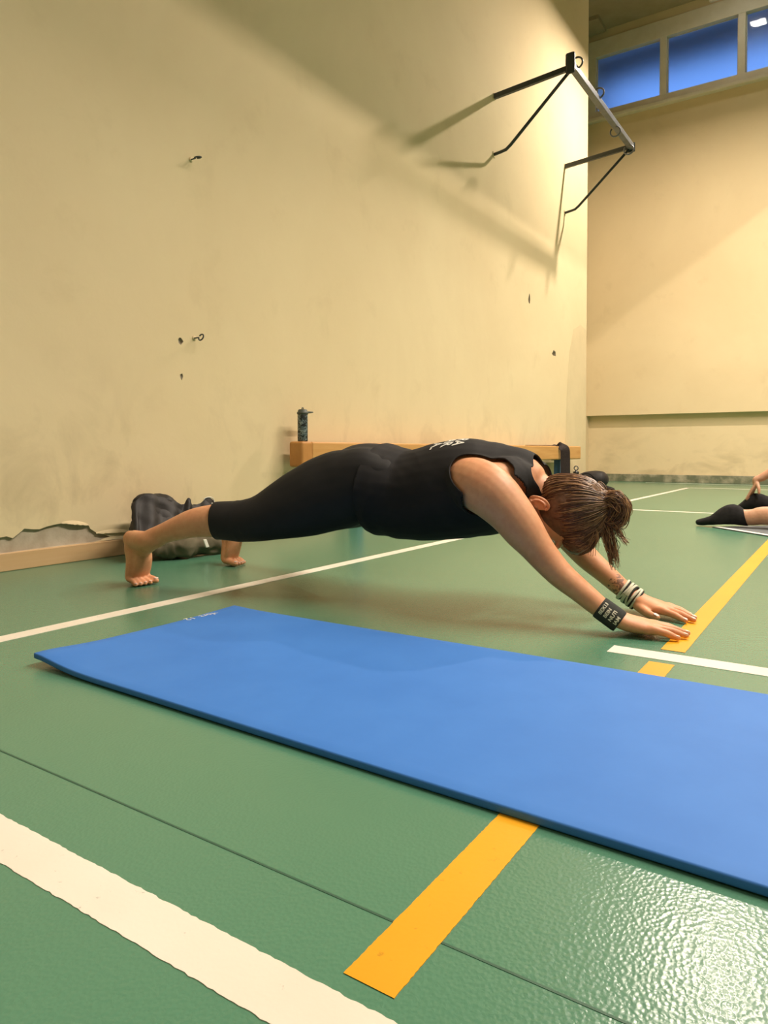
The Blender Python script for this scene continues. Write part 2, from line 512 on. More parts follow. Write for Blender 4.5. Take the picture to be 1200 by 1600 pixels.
# ------------------------------------------------------------------ hall floodlights, added fill lamps and troughs (each with its own light)
def flood(i, x, y, z, w, size, hood=None):
    t = thing('floodlight', 'grey hanging hall floodlight, ' + ('nearest the back wall by the cream wall', 'nearest the camera by the cream wall', 'added for fill in the far corner of the hall', 'added for fill behind the camera on the right')[i], 'lamp', 'hanging hall floodlights', (x, y, z))
    bm = bmesh.new()
    box(bm, (-.26, -.2, .02), (.26, .2, .16), .03)
    h = obj('housing', bm, 'lamp_housing', t)
    bm = bmesh.new(); tube(bm, [(0, 0, .16), (0, 0, CEIL - z)], .012, 8)
    obj('pole', bm, 'lamp_housing', t, True)
    bm = bmesh.new(); box(bm, (-size / 2, -size / 2, .006), (size / 2, size / 2, .019), .003)
    obj('lens', bm, 'lamp_glow', t)
    if hood:
        boxo('hood', *hood, 'lamp_housing', t)
    ld = bpy.data.lights.new('flood', 'AREA')
    ld.shape = 'SQUARE'; ld.size = size
    ld.energy = w; ld.color = WARM
    lo = bpy.data.objects.new('flood_light', ld); col.objects.link(lo)
    lo.parent = t
    lo.location = (0, 0, 0.0)
for i, fdef in enumerate(FLOODS):
    flood(i, *fdef)
def trough(i, x, y0, y1, z, w, tw, sd):  # added lamp; shade depth and tube width set the wall's light edge
    t = thing('added_trough_lamp', 'added unseen trough lamp shaping the wall light, ' + ('the one nearer the camera', 'the one nearer the back wall')[i], 'lamp', 'added trough lamps', (x, (y0 + y1) / 2, z))
    h = (y1 - y0) / 2
    boxo('housing', (-.16, -h - .05, .004), (.16, h + .05, .05), 'lamp_housing', t)
    for s in (-1, 1):
        boxo('side_shade', (s * .15, -h - .05, -sd), (s * .16, h + .05, .004), 'lamp_housing', t)
    boxo('tube', (-tw, -h, -.002), (tw, h, .003), 'lamp_glow', t)
    for s in (-1, 1):
        bm = bmesh.new(); tube(bm, [(0, s * (h - .3), .05), (0, s * (h - .3), CEIL - z)], .006, 6)
        obj('suspension_rod', bm, 'lamp_housing', t)
    ld = bpy.data.lights.new('trough', 'AREA')
    ld.shape = 'RECTANGLE'; ld.size = 2 * tw + .002; ld.size_y = 2 * h
    ld.energy = w; ld.color = WARM
    lo = bpy.data.objects.new('added_trough_light', ld); col.objects.link(lo)
    lo.parent = t
    lo.location = (0, 0, -.004)
for i, tdef in enumerate(ADDED_TROUGHS): trough(i, *tdef)
t = thing('ceiling_lamp', 'small white ceiling light panel near the high windows', 'lamp', None, (-1.30, 10.25, CEIL))
boxo('housing', (-.17, -.13, -.03), (.17, .13, 0), 'lamp_housing', t)
boxo('diffuser', (-.10, -.08, -.036), (.10, .08, -.03), 'panel_glow', t)

# ------------------------------------------------------------------ mesh sculpting helpers
def evaluated(me, mods):
    """apply a stack of modifiers (type, settings) to a mesh and return the new mesh"""
    o = bpy.data.objects.new('tmp', me); col.objects.link(o)
    for t, kw in mods:
        md = o.modifiers.new(t, t)
        for k, v in kw.items(): setattr(md, k, v)
    dg = bpy.context.evaluated_depsgraph_get()
    new = bpy.data.meshes.new_from_object(o.evaluated_get(dg))
    bpy.data.objects.remove(o)
    bpy.data.meshes.remove(me)
    return new
def fuse(bm, voxel, smooth=6, factor=0.5):
    """merge the overlapping closed shapes of a bmesh into one continuous skin"""
    bmesh.ops.recalc_face_normals(bm, faces=bm.faces)
    me = bpy.data.meshes.new('fused'); bm.to_mesh(me); bm.free()
    mods = [('REMESH', dict(mode='VOXEL', voxel_size=voxel, use_smooth_shade=True))]
    if smooth: mods.append(('SMOOTH', dict(factor=factor, iterations=smooth)))
    return evaluated(me, mods)
def blob(bm, c, r, rot=None, u=16, v=10):
    m = Matrix.Translation(c)
    if rot is not None: m = m @ rot.to_4x4()
    bmesh.ops.create_uvsphere(bm, u_segments=u, v_segments=v, radius=1.0, matrix=m @ Matrix.Diagonal((*r, 1)))
def limb(bm, st, hint, seg=18, per=4, round_ends=True):
    """tapering limb: stations (point, radius along hint, radius across)"""
    S = spline([(*p, a, b) for p, a, b in st], per)
    pts = [Vector(s[:3]) for s in S]
    rad = [(max(s[3], .002), max(s[4], .002)) for s in S]
    if round_ends:
        t0 = (pts[0] - pts[1]).normalized(); t1 = (pts[-1] - pts[-2]).normalized()
        p0, r0, p1, r1 = pts[0], rad[0], pts[-1], rad[-1]
        for k in (0.5, 0.85, 0.98):
            q = math.sqrt(1 - k * k)
            pts.insert(0, p0 + t0 * (k * min(r0))); rad.insert(0, (r0[0] * q, r0[1] * q))
            pts.append(p1 + t1 * (k * min(r1))); rad.append((r1[0] * q, r1[1] * q))
    tube(bm, pts, rad, seg, hint)
def displace(me, fn):
    """move vertices along their normals by fn(co)"""
    ns = [v.normal.copy() for v in me.vertices]
    for v, n in zip(me.vertices, ns):
        v.co += n * fn(v.co)
    me.update()
def ridge(p, s, seed=0.0):
    return 1 - abs(noise.noise((p * s) + Vector((seed, seed * 1.7, seed * .3)))) * 2

# ------------------------------------------------------------------ blue exercise mat
TH = 0.014
cA, cD, cC, cB = fl(52, 1029, .016), fl(1200, 1386, TH), fl(1200, 1084, TH), fl(366, 947, TH)
near = (cD - cA).normalized(); farr = (cC - cB).normalized()
LEN = 1.86
cD = cA + near * LEN; cC = cB + farr * LEN
bm = bmesh.new()
NX, NY = 60, 22
def mat_pt(i, j, zt):
    s, t = i / NX, j / NY
    p = cA.lerp(cD, s).lerp(cB.lerp(cC, s), t)
    # rounded corners
    r = 0.02
    z = zt
    # near-left corner lifts off the floor a little, the left edge waves
    d = math.hypot(s * LEN, t * .63)
    lift = 0.013 * math.exp(-(d / .11) ** 2) + 0.004 * math.exp(-(s * LEN / .06) ** 2) * (0.5 + 0.5 * math.sin(t * 7))
    return Vector((p.x, p.y, z + lift + 0.0006 * math.sin(9 * s + 3 * t)))
topv = [[bm.verts.new(mat_pt(i, j, TH)) for j in range(NY + 1)] for i in range(NX + 1)]
botv = [[bm.verts.new(mat_pt(i, j, 0.0015)) for j in range(NY + 1)] for i in range(NX + 1)]
for i in range(NX):
    for j in range(NY):
        bm.faces.new((topv[i][j], topv[i + 1][j], topv[i + 1][j + 1], topv[i][j + 1]))
        bm.faces.new((botv[i][j], botv[i][j + 1], botv[i + 1][j + 1], botv[i + 1][j]))
for i in range(NX):
    bm.faces.new((botv[i][0], botv[i + 1][0], topv[i + 1][0], topv[i][0]))
    bm.faces.new((topv[i][NY], topv[i + 1][NY], botv[i + 1][NY], botv[i][NY]))
for j in range(NY):
    bm.faces.new((topv[0][j], topv[0][j + 1], botv[0][j + 1], botv[0][j]))
    bm.faces.new((botv[NX][j], botv[NX][j + 1], topv[NX][j + 1], topv[NX][j]))
bmesh.ops.recalc_face_normals(bm, faces=bm.faces)
rim = [e for e in bm.edges if len(e.link_faces) == 2 and e.calc_face_angle(0) > 0.8]
bmesh.ops.bevel(bm, geom=rim, offset=0.003, segments=2, affect='EDGES', profile=0.5)
emat = obj('exercise_mat', bm, 'mat_blue', None, True)
tag(emat, 'bright blue foam exercise mat lying across the green floor', 'exercise mat')
tm = text_mesh('Comfort  12', 0.034, 0.0004, 'LEFT')
lg = obj('printed_logo', tm, 'white_plastic', emat); lg['kind'] = 'stuff'
p0 = fl(360, 952, TH)
q0 = fl(286, 968, TH)
dx = (q0 - p0).normalized(); dy = Vector((0, 0, 1)).cross(dx)
wid = max(v.co.x for v in tm.vertices)
k = (q0 - p0).length / wid
lg.matrix_world = Matrix((( dx.x * k, dy.x * k, 0, p0.x), (dx.y * k, dy.y * k, 0, p0.y), (0, 0, 1, TH + .0010), (0, 0, 0, 1)))

# ------------------------------------------------------------------ wall-mounted bar
BZ, BX, BA, BB = 3.735, -2.04, 5.975, 7.865
wb = thing('wall_pull_up_bar', 'grey bar on dark triangular brackets jutting from the cream wall', 'pull-up bar', None, (WX, (BA + BB) / 2, BZ))
wb.matrix_world = Matrix.Translation((WX, (BA + BB) / 2, BZ))
OFF = Vector((WX, (BA + BB) / 2, BZ))
def wpart(name, bm, m, smooth=False, parent=None):
    o = obj(name, bm, m, wb if parent is None else parent, smooth)
    o.data.transform(Matrix.Translation(-OFF))
    return o
def flatbar(bm, pts, w, t, hint):
    tube(bm, pts, [(w / 2 * 1.414, t / 2 * 1.414)] * len(pts), 4, hint)
bm = bmesh.new()
box(bm, (BX - .028, BA - .03, BZ - .028), (BX + .028, BB + .03, BZ + .028), .004)
bar = wpart('bar', bm, 'steel_grey')
for k, y in enumerate((BA, BB)):
    s = 1.0
    bm = bmesh.new()
    box(bm, (WX, y - .017, 3.655), (BX, y + .017, 3.70), .003)
    # arm rises slightly to the bar
    for v in bm.verts: v.co.z += (v.co.x - WX) / (BX - WX) * 0.055
    wpart('arm', bm, 'steel_dark')
    zb = 3.16
    bm = bmesh.new()
    pts = [(BX - .02, y, BZ - .03), (-2.60, y, zb + .05), (-2.645, y, zb + .018), (-2.70, y, zb + .008), (WX, y, zb)]
    tube(bm, pts, .0145, 8, (0, 1, 0))
    wpart('brace', bm, 'steel_dark', True)
    for zz in (3.678, zb):
        bm = bmesh.new(); box(bm, (WX, y - .022, zz - .026), (WX + .006, y + .022, zz + .026), .002)
        pl_ = wpart('wall_plate', bm, 'wall_plaster')
    bm = bmesh.new()
    if k == 0: box(bm, (BX - .045, y - .05, BZ - .075), (BX + .035, y - .03, BZ + .10), .015)
    else: box(bm, (BX - .04, y + .03, BZ - .05), (BX + .035, y + .045, BZ + .05), .01)
    wpart('end_plate', bm, 'steel_dark')
for y, up in ((BA + .10, 1), (BA + .72, 1), (BA + 1.28, -1), (BB - .1, -1)):
    bm = bmesh.new()
    tube(bm, [(BX + .005 + .05 * math.sin(a), y, BZ + up * .028 + up * (.045 - .048 * math.cos(a))) for a in [2 * math.pi * q / 16 for q in range(15)]], .008, 6, (0, 1, 0))
    wpart('hook', bm, 'steel_grey', True)

# ------------------------------------------------------------------ eye bolts in the wall
def eyebolt(px, py, label, flat):
    c = onX(px, py, WX + .05)
    t = thing('eye_bolt', label, 'eye bolt', 'eye bolts in the cream wall', (WX, c.y, c.z))
    bm = bmesh.new(); tube(bm, [(-.01, 0, 0), (.035, 0, 0)], .0035, 8)
    obj('shank', bm, 'steel_dark', t, True)
    bm = bmesh.new()
    R0 = .016
    pts = []
    for q in range(19):
        a = math.pi + 2 * math.pi * q / 19 * 0.98
        pts.append((.035 + R0 + R0 * math.cos(a), R0 * math.sin(a) * (1 if flat else .35), R0 * math.sin(a) * (.25 if flat else .95)))
    tube(bm, pts, .0036, 8)
    obj('ring', bm, 'steel_dark', t, True)
    bm = bmesh.new(); tube(bm, [(0, 0, 0), (.004, 0, 0)], .012, 12)
    obj('collar', bm, 'wall_plaster', t, True)
eyebolt(309, 246, 'small dark eye bolt alone high on the cream wall', True)
eyebolt(314, 527, 'small dark eye bolt beside two plaster chips on the wall', False)

# ------------------------------------------------------------------ balance beam
BMX0, BMX1, BMY0, BMY1, BMZ0, BMZ1 = -2.71, -2.61, 3.10, 8.02, 0.380, 0.525
bt = thing('balance_beam', 'long orange wooden balance beam on blue steel legs by the wall', 'balance beam', None, (-2.66, 5.5, 0))
def bpart(name, bm, m, smooth=False, parent=None):
    o = obj(name, bm, m, bt if parent is None else parent, smooth)
    o.data.transform(Matrix.Translation((2.66, -5.5, 0)))
    return o
bm = bmesh.new(); box(bm, (BMX0, BMY0 + .09, BMZ0), (BMX1, BMY1, BMZ1), .012, 3); bpart('beam_timber', bm, 'beam_wood')
bm = bmesh.new(); box(bm, (BMX0 - .001, BMY0, BMZ0 - .001), (BMX1 + .001, BMY0 + .092, BMZ1 + .001), .014, 3); bpart('end_block', bm, 'beam_end_wood')
for y in (3.69, 7.41):
    bm = bmesh.new(); box(bm, (-2.695, y - .034, .03), (-2.625, y + .034, BMZ0 + .002), .004)
    lg_ = bpart('leg', bm, 'blue_steel')
    bm = bmesh.new(); box(bm, (-2.74, y - .035, 0), (-2.50, y + .035, .03), .006)
    bpart('foot', bm, 'blue_steel')
    bm = bmesh.new(); box(bm, (-2.715, y - .06, BMZ0 - .008), (-2.605, y + .06, BMZ0), .002)
    bpart('saddle_plate', bm, 'blue_steel')

# strap looped over the beam: along its top, then hanging down the front
bm = bmesh.new()
yb_ = onX(874, 700, BMX1).y
path = [((-2.655, yb_ - .75, BMZ1 + .004), (1, 0, 0)), ((-2.655, yb_ - .4, BMZ1 + .004), (1, 0, 0)), ((-2.645, yb_ - .08, BMZ1 + .005), (1, .1, 0)), ((-2.625, yb_ - .01, BMZ1 + .010), (.9, .3, 0)),
        ((BMX1 + .055, yb_, BMZ1 - .03), _r), ((BMX1 + .062, yb_ + .01, .40), _r), ((BMX1 + .062, yb_ + .015, .28), _r), ((BMX1 + .064, yb_ + .015, .15), _r), ((BMX1 + .066, yb_ + .02, .06), _r)]
S_ = spline([(*p, *Vector(h).normalized()) for p, h in path], 5)
rings = []
for i, q in enumerate(S_):
    p, h = Vector(q[:3]), Vector(q[3:]).normalized()
    t_ = (Vector(S_[min(i + 1, len(S_) - 1)][:3]) - Vector(S_[max(i - 1, 0)][:3])).normalized()
    h = (h - t_ * h.dot(t_)).normalized(); n_ = t_.cross(h)
    w_ = .032 if i < 12 else .032 + .018 * min(1, (i - 12) / 8)
    rings.append([p + h * (w_ * a) + n_ * (.0028 * b) for a, b in ((-1, -1), (0, -1), (1, -1), (1, 1), (0, 1), (-1, 1))])
loft(bm, rings)
tag(obj('belt', bm, 'strap_brown', None), 'dark brown fabric belt slung over the beam end', 'belt')

# camouflage drinking bottle on the near end of the beam
bc = onX(473, 690, -2.66)
bt2 = thing('drink_bottle', 'grey camouflage drinking bottle standing on the beam near end', 'bottle', None, (-2.66, bc.y, BMZ1 + .001))
m = mat('camouflage_print', (0.03, 0.05, 0.06), 0.4)
v = coords(m, scale=(1, 1, 1.6))
L(m, ramp(m, noise_tex(m, v, 30, 2, 0.4, 1.0), [(0.40, (0.010, 0.016, 0.018)), (0.46, (0.07, 0.11, 0.12)), (0.52, (0.22, 0.27, 0.27)), (0.57, (0.025, 0.04, 0.045))]), BS(m).inputs['Base Color'])
m.node_tree.nodes[-1]
for n_ in m.node_tree.nodes:
    if n_.type == 'VALTORGB': n_.color_ramp.interpolation = 'CONSTANT'
def lathe(bm, prof, seg=24, c=(0, 0)):
    rings = [[Vector((c[0] + r * math.cos(2 * math.pi * k / seg), c[1] + r * math.sin(2 * math.pi * k / seg), z)) for k in range(seg)] for r, z in prof]
    loft(bm, rings)
bm = bmesh.new(); lathe(bm, [(.026, 0), (.029, .003), (.0295, .01), (.0295, .150), (.027, .158)]); obj('flask', bm, m, bt2, True)
simple_noise('cap_grey', (0.06, 0.07, 0.06), (0.08, 0.09, 0.075), 20, 0.5, 0)
bm = bmesh.new(); lathe(bm, [(.030, .156), (.033, .160), (.033, .168), (.028, .172), (.026, .182), (.020, .186)]); obj('cap', bm, 'cap_grey', bt2, True)
bm = bmesh.new(); box(bm, (-.012, .02, .166), (.012, .085, .176), .004)
for v_ in bm.verts:
    if v_.co.y > .06 and v_.co.z < .17: v_.co.y -= .015
obj('open_spout', bm, 'cap_grey', bt2)
bm = bmesh.new(); tube(bm, [(0, -.006, .184), (0, -.006, .192), (0, .002, .196), (0, .006, .190), (0, .006, .184)], .003, 6); obj('carry_loop', bm, 'cap_grey', bt2, True)

# ------------------------------------------------------------------ pile of clothes by the wall
def P(px, py, x): return onX(px, py, x)
bm = bmesh.new()
for px, py, r, x in [(228, 795, 22, -2.63), (240, 790, 18, -2.63), (262, 798, 18, -2.62), (220, 820, 15, -2.62), (222, 842, 17, -2.62), (250, 800, 26, -2.62), (232, 825, 28, -2.62), (262, 825, 34, -2.61), (285, 815, 26, -2.61), (305, 805, 16, -2.60), (322, 796, 11, -2.60),
                     (300, 830, 24, -2.60), (240, 848, 26, -2.62), (275, 848, 26, -2.62), (220, 786, 13, -2.63), (330, 820, 20, -2.60)]:
    c = P(px, py, x)
    d = (c - cam.location).length
    rr = r * d / F_PX
    blob(bm, c, (min(rr * 1.0, .11), rr, min(rr, c.z - .012)))
me = fuse(bm, .007, 34)
def wr(p):
    q = Vector((p.x, p.y * 1.0, p.z * 1.6))
    return .008 * (ridge(q, 4.5, 1.3) - .5) + .009 * (ridge(Vector((p.x, p.y + p.z * .8, p.z)), 11, 4.1) - .5) + .004 * (ridge(q, 27, 2.2) - .5)
displace(me, wr)
for v_ in me.vertices:
    v_.co.x = max(v_.co.x, WX + .022); v_.co.z = max(v_.co.z, .004)
jk = obj('jacket', me, 'jacket_fabric', None, True)
tag(jk, 'crumpled black jacket heaped against the foot of the wall', 'jacket')
# a turned-up collar flap on the jacket
def cloth_patch(pts_top, pts_bot, th=.004):
    bm = bmesh.new()
    a = [Vector(p) for p in spline(pts_top, 4)]; b = [Vector(p) for p in spline(pts_bot, 4)]
    n = len(a)
    V = [[bm.verts.new(a[i].lerp(b[i], t / 4) + Vector((.012 * math.sin(3.1 * t / 4) * math.sin(i * .9), 0, 0))) for t in range(5)] for i in range(n)]
    for i in range(n - 1):
        for t in range(4): bm.faces.new((V[i][t], V[i + 1][t], V[i + 1][t + 1], V[i][t + 1]))
    me_ = bpy.data.meshes.new('p'); bm.to_mesh(me_); bm.free()
    return evaluated(me_, [('SOLIDIFY', dict(thickness=th))])
me = cloth_patch([P(206, 792, -2.58), P(214, 779, -2.575), P(232, 771, -2.57), P(250, 775, -2.56), P(270, 781, -2.555), P(286, 788, -2.55), P(295, 778, -2.55), P(300, 790, -2.55), P(313, 785, -2.55), P(324, 777, -2.56), P(336, 787, -2.57)],
                 [P(211, 848, -2.50), P(216, 850, -2.49), P(232, 850, -2.48), P(250, 850, -2.475), P(268, 848, -2.475), P(284, 843, -2.48), P(295, 838, -2.48), P(303, 832, -2.49), P(315, 825, -2.50), P(325, 818, -2.52), P(335, 808, -2.55)])
me = evaluated(me, [('SUBSURF', dict(levels=2, render_levels=2))])
displace(me, lambda p: .010 * (ridge(Vector((p.x, p.y * .8 + p.z * .9, p.z * .5)), 9, 4.1) - .5) + .004 * noise.noise(p * 30))
obj('collar_flap', me, 'jacket_fabric', jk, True)
bm = bmesh.new()
tube(bm, spline([P(318, 780, -2.555), P(324, 777, -2.55), P(332, 778, -2.55), P(335, 786, -2.55), P(328, 786, -2.548)], 4), .0022, 6)
obj('drawstring', bm, 'white_plastic', jk, True)
bm = bmesh.new()
for px, py, r, x in [(262, 858, 14, -2.47), (285, 852, 20, -2.45), (310, 852, 22, -2.45), (335, 850, 22, -2.45), (350, 850, 17, -2.46), (250, 862, 9, -2.47), (300, 862, 12, -2.44), (330, 862, 11, -2.43)]:
    c = P(px, py, x); d = (c - cam.location).length; rr = r * d / F_PX
    blob(bm, c, (min(rr, .075), rr * 1.1, min(rr, max(c.z - .004, .01))))
me = fuse(bm, .006, 22)
displace(me, lambda p: .014 * (ridge(p, 9, 7.7) - .4) + .005 * (ridge(p, 22, 2.2) - .4))
for v_ in me.vertices: v_.co.z = max(v_.co.z, .003)
og = obj('sweatshirt', me, 'olive_fabric', None, True)
tag(og, 'crumpled olive grey garment on the floor under the black jacket', 'sweatshirt')
c = P(322, 849, -2.375)
bm = bmesh.new(); box(bm, (-.003, -.010, -.019), (.003, .010, .019), .003)
for v_ in bm.verts: v_.co.y -= v_.co.z * .45
w_ = obj('white_tag', bm, 'white_plastic', og); w_.location = c

# ------------------------------------------------------------------ things on the floor by the far corner
yb = 8.16
c = onY(900, 760, yb)
t = thing('water_bottle', 'black water bottle with ring handle beyond the beam end', 'bottle', None, (c.x, yb, 0))
bm = bmesh.new(); lathe(bm, [(.036, 0), (.042, .004), (.042, .165), (.036, .185), (.030, .205)]); obj('flask', bm, 'black_plastic', t, True)
bm = bmesh.new(); lathe(bm, [(.030, .203), (.034, .208), (.034, .232), (.015, .236), (.013, .250)]); obj('cap', bm, 'black_plastic', t, True)
bm = bmesh.new(); tube(bm, [(.024 * math.sin(a), 0, .272 - .024 * math.cos(a)) for a in [2 * math.pi * q / 18 for q in range(19)]], .006, 8, (0, 1, 0)); obj('ring_handle', bm, 'steel_grey', t, True)
c = onY(923, 760, 8.42)
t = thing('sports_bag', 'small black sports bag on the floor beside the far corner', 'bag', None, (c.x, 8.42, 0))
bm = bmesh.new()
limb(bm, [(Vector((-.16, .02, .13)), .045, .05), (Vector((-.08, 0, .13)), .09, .09), (Vector((.04, 0, .13)), .115, .11), (Vector((.105, 0, .135)), .115, .105)], (0, 1, 0))
blob(bm, (0, 0, .06), (.13, .10, .058))
obj('bag_body', fuse(bm, .01, 6), 'jacket_fabric', t, True)
bm = bmesh.new(); tube(bm, spline([(-.12, -.10, .12), (-.05, -.125, .20), (.03, -.125, .20), (.09, -.112, .14)], 5), .007, 6); obj('carry_strap', bm, 'black_fabric', t, True)
c = onY(944, 760, 8.20)
t = thing('sneaker', 'black sneaker with white sole beside the black sports bag', 'shoe', None, (c.x, 8.20, 0))
bm = bmesh.new(); limb(bm, [(Vector((-.11, 0, .05)), .03, .035), (Vector((-.05, 0, .055)), .036, .045), (Vector((.03, 0, .045)), .04, .03), (Vector((.10, 0, .035)), .035, .018)], (0, 1, 0)); obj('upper', fuse(bm, .006, 4), 'black_fabric', t, True)
bm = bmesh.new(); limb(bm, [(Vector((-.12, 0, .015)), .034, .013), (Vector((0, 0, .013)), .043, .011), (Vector((.11, 0, .013)), .036, .011)], (0, 1, 0)); obj('sole', bm, 'white_plastic', t, True)

import numpy as np
def relax(me, iters, weight):
    """Laplacian smoothing with a weight per vertex"""
    n = len(me.vertices)
    co = np.empty(n * 3); me.vertices.foreach_get('co', co); co = co.reshape(-1, 3)
    ed = np.empty(len(me.edges) * 2, dtype=np.int64); me.edges.foreach_get('vertices', ed); ed = ed.reshape(-1, 2)
    i, j = np.concatenate([ed[:, 0], ed[:, 1]]), np.concatenate([ed[:, 1], ed[:, 0]])
    deg = np.maximum(np.bincount(i, minlength=n), 1)[:, None]
    w = np.array([weight(Vector(c)) for c in co])[:, None]
    for k in range(iters):
        lam = .55 if k % 2 == 0 else -.50
        av = np.stack([np.bincount(i, weights=co[j, a], minlength=n) for a in range(3)], 1) / deg
        co = co + (av - co) * w * lam
    me.vertices.foreach_set('co', co.ravel()); me.update()

# ------------------------------------------------------------------ the person in the long plank
def skin_material(name, base, tattoo=None):
    m = mat(name, base, 0.5, 0.4)
    v = coords(m)
    a = noise_tex(m, v, 14, 4, 0.6)
    b = noise_tex(m, v, 70, 4, 0.6)
    c = ramp(m, a, [(0.3, tuple(x * y for x, y in zip(base, (0.92, 0.82, 0.78)))), (0.7, base)])
    c = mixc(m, 0.30, c, ramp(m, b, [(0.35, (0.80, 0.66, 0.60)), (0.6, (1, 1, 1))]), 'MULTIPLY')
    if tattoo is not None:
        vd = N(m, 'ShaderNodeVectorMath', operation='DISTANCE')
        L(m, v, vd.inputs[0]); vd.inputs[1].default_value = tattoo
        lt = N(m, 'ShaderNodeMath', operation='LESS_THAN'); L(m, vd.outputs['Value'], lt.inputs[0]); lt.inputs[1].default_value = .030
        g = N(m, 'ShaderNodeMath', operation='GREATER_THAN'); L(m, noise_tex(m, v, 55, 2, .5, 1.2), g.inputs[0]); g.inputs[1].default_value = .52
        mu = N(m, 'ShaderNodeMath', operation='MULTIPLY'); L(m, lt.outputs[0], mu.inputs[0]); L(m, g.outputs[0], mu.inputs[1])
        mu2 = N(m, 'ShaderNodeMath', operation='MULTIPLY'); L(m, mu.outputs[0], mu2.inputs[0]); mu2.inputs[1].default_value = .7
        c = mixc(m, mu2.outputs[0], c, (0.06, 0.03, 0.025))
    L(m, c, BS(m).inputs['Base Color'])
    BS(m).inputs['Subsurface Weight'].default_value = 0.12
    BS(m).inputs['Subsurface Radius'].default_value = (1.0, 0.35, 0.2)
    BS(m).inputs['Subsurface Scale'].default_value = 0.008
    L(m, bump(m, b, 0.12, 0.002), BS(m).inputs['Normal'])
simple_noise('nail', (0.80, 0.55, 0.48), (0.84, 0.62, 0.55), 30, 0.3, 0)
simple_noise('hair_brown', (0.105, 0.047, 0.025), (0.18, 0.085, 0.042), 60, 0.45, 0.4, 0.003)
simple_noise('hair_dark', (0.065, 0.027, 0.016), (0.10, 0.044, 0.025), 60, 0.4, 0)
simple_noise('hair_light', (0.28, 0.145, 0.062), (0.40, 0.22, 0.10), 60, 0.4, 0)
simple_noise('leggings_cloth', (0.0105, 0.0095, 0.0100), (0.0135, 0.012, 0.0125), 9, 0.72, 0.08, 0.002, 0.35)
simple_noise('top_cloth', (0.0110, 0.0098, 0.0105), (0.016, 0.014, 0.0145), 11, 0.8, 0.2, 0.003, 0.3)
simple_noise('band_black', (0.020, 0.022, 0.019), (0.03, 0.032, 0.028), 90, 0.9, 0.2, 0.001)
simple_noise('cord_cream', (0.62, 0.58, 0.44), (0.72, 0.68, 0.54), 60, 0.7, 0.2, 0.001)
simple_noise('elastic_pink', (0.75, 0.55, 0.48), (0.80, 0.62, 0.55), 60, 0.7, 0.2, 0.001)
simple_noise('print_white', (0.62, 0.60, 0.54), (0.72, 0.70, 0.64), 120, 0.7, 0)

O_ = Vector((-2.07, 1.85, 0.0))
U_ = Vector((0.9965, 0.0832, 0)).normalized()
V_ = Vector((U_.y, -U_.x, 0))          # towards the near (right) side of the body
W_ = Vector((0, 0, 1))
def PB(px, py, v):
    d = _ray(px, py); c = Vector((0, 0, CAM_H))
    t = ((O_ - c).dot(V_) + v) / d.dot(V_)
    return c + d * t
def mir(p):
    return p - V_ * (2 * (p - O_).dot(V_))
def side(p, s): return p if s > 0 else mir(p)
def pxm(p): return (p - cam.location).dot(_f) / F_PX      # metres per pixel at p

def torso(bm, st, infl=0.0):
    S = []
    for px, t, b, hw in st:
        c = PB(px, (t + b) / 2, 0)
        S.append((c, hw + infl, (b - t) / 2 * pxm(c) + infl))
    limb(bm, S, V_, 28, 4)
TORSO = [(540, 706, 800, .135), (560, 698, 810, .163), (585, 696, 813, .168), (612, 703, 816, .150), (640, 709, 820, .134), (672, 703, 824, .138),
         (705, 694, 826, .147), (738, 692, 823, .153), (768, 694, 814, .148), (795, 700, 800, .115), (815, 712, 788, .075)]
def shoulder(bm, s, infl=0.0, upto=99):
    st = [((722, 748), .095, .055, .060), ((742, 755), .128, .068, .074), ((768, 771), .158, .066, .073), ((797, 801), .166, .058, .062), ((819, 830), .166, .052, .055), ((836, 852), .164, .045, .046),
          ((852, 872), .162, .040, .041), ((875, 897), .159, .038, .036), ((905, 922), .154, .034, .031), ((935, 947), .149, .030, .0275), ((958, 965), .146, .0285, .022)][:upto]
    limb(bm, [(side(PB(*p, v), s), a + infl, b + infl) for p, v, a, b in st], V_ * s, 20, 5)
def glute(bm, s, infl=0.0):
    limb(bm, [(side(PB(600, 742, .070), s), .075 + infl, .062 + infl), (side(PB(572, 741, .080), s), .082 + infl, .080 + infl), (side(PB(545, 750, .088), s), .085 + infl, .088 + infl), (side(PB(512, 765, .108), s), .080 + infl, .095 + infl)], V_, 20, 4)
def leg(bm, s, infl=0.0, a=0, b=99):
    st = [((572, 755), .085, .082, .100), ((545, 762), .090, .090, .118), ((515, 770), .105, .088, .118), ((480, 783), .132, .081, .108), ((443, 797), .163, .070, .090), ((406, 810), .195, .058, .068), ((375, 814), .214, .053, .061),
          ((341, 813.5), .234, .050, .056), ((305, 817), .252, .046, .049), ((276, 826), .266, .040, .040), ((252, 835), .277, .034, .034), ((236, 842), .284, .032, .034), ((226, 848), .287, .030, .034)][a:b]
    limb(bm, [(side(PB(*p, v), s), x + infl, y + infl) for p, v, x, y in st], V_ * s, 22, 5)

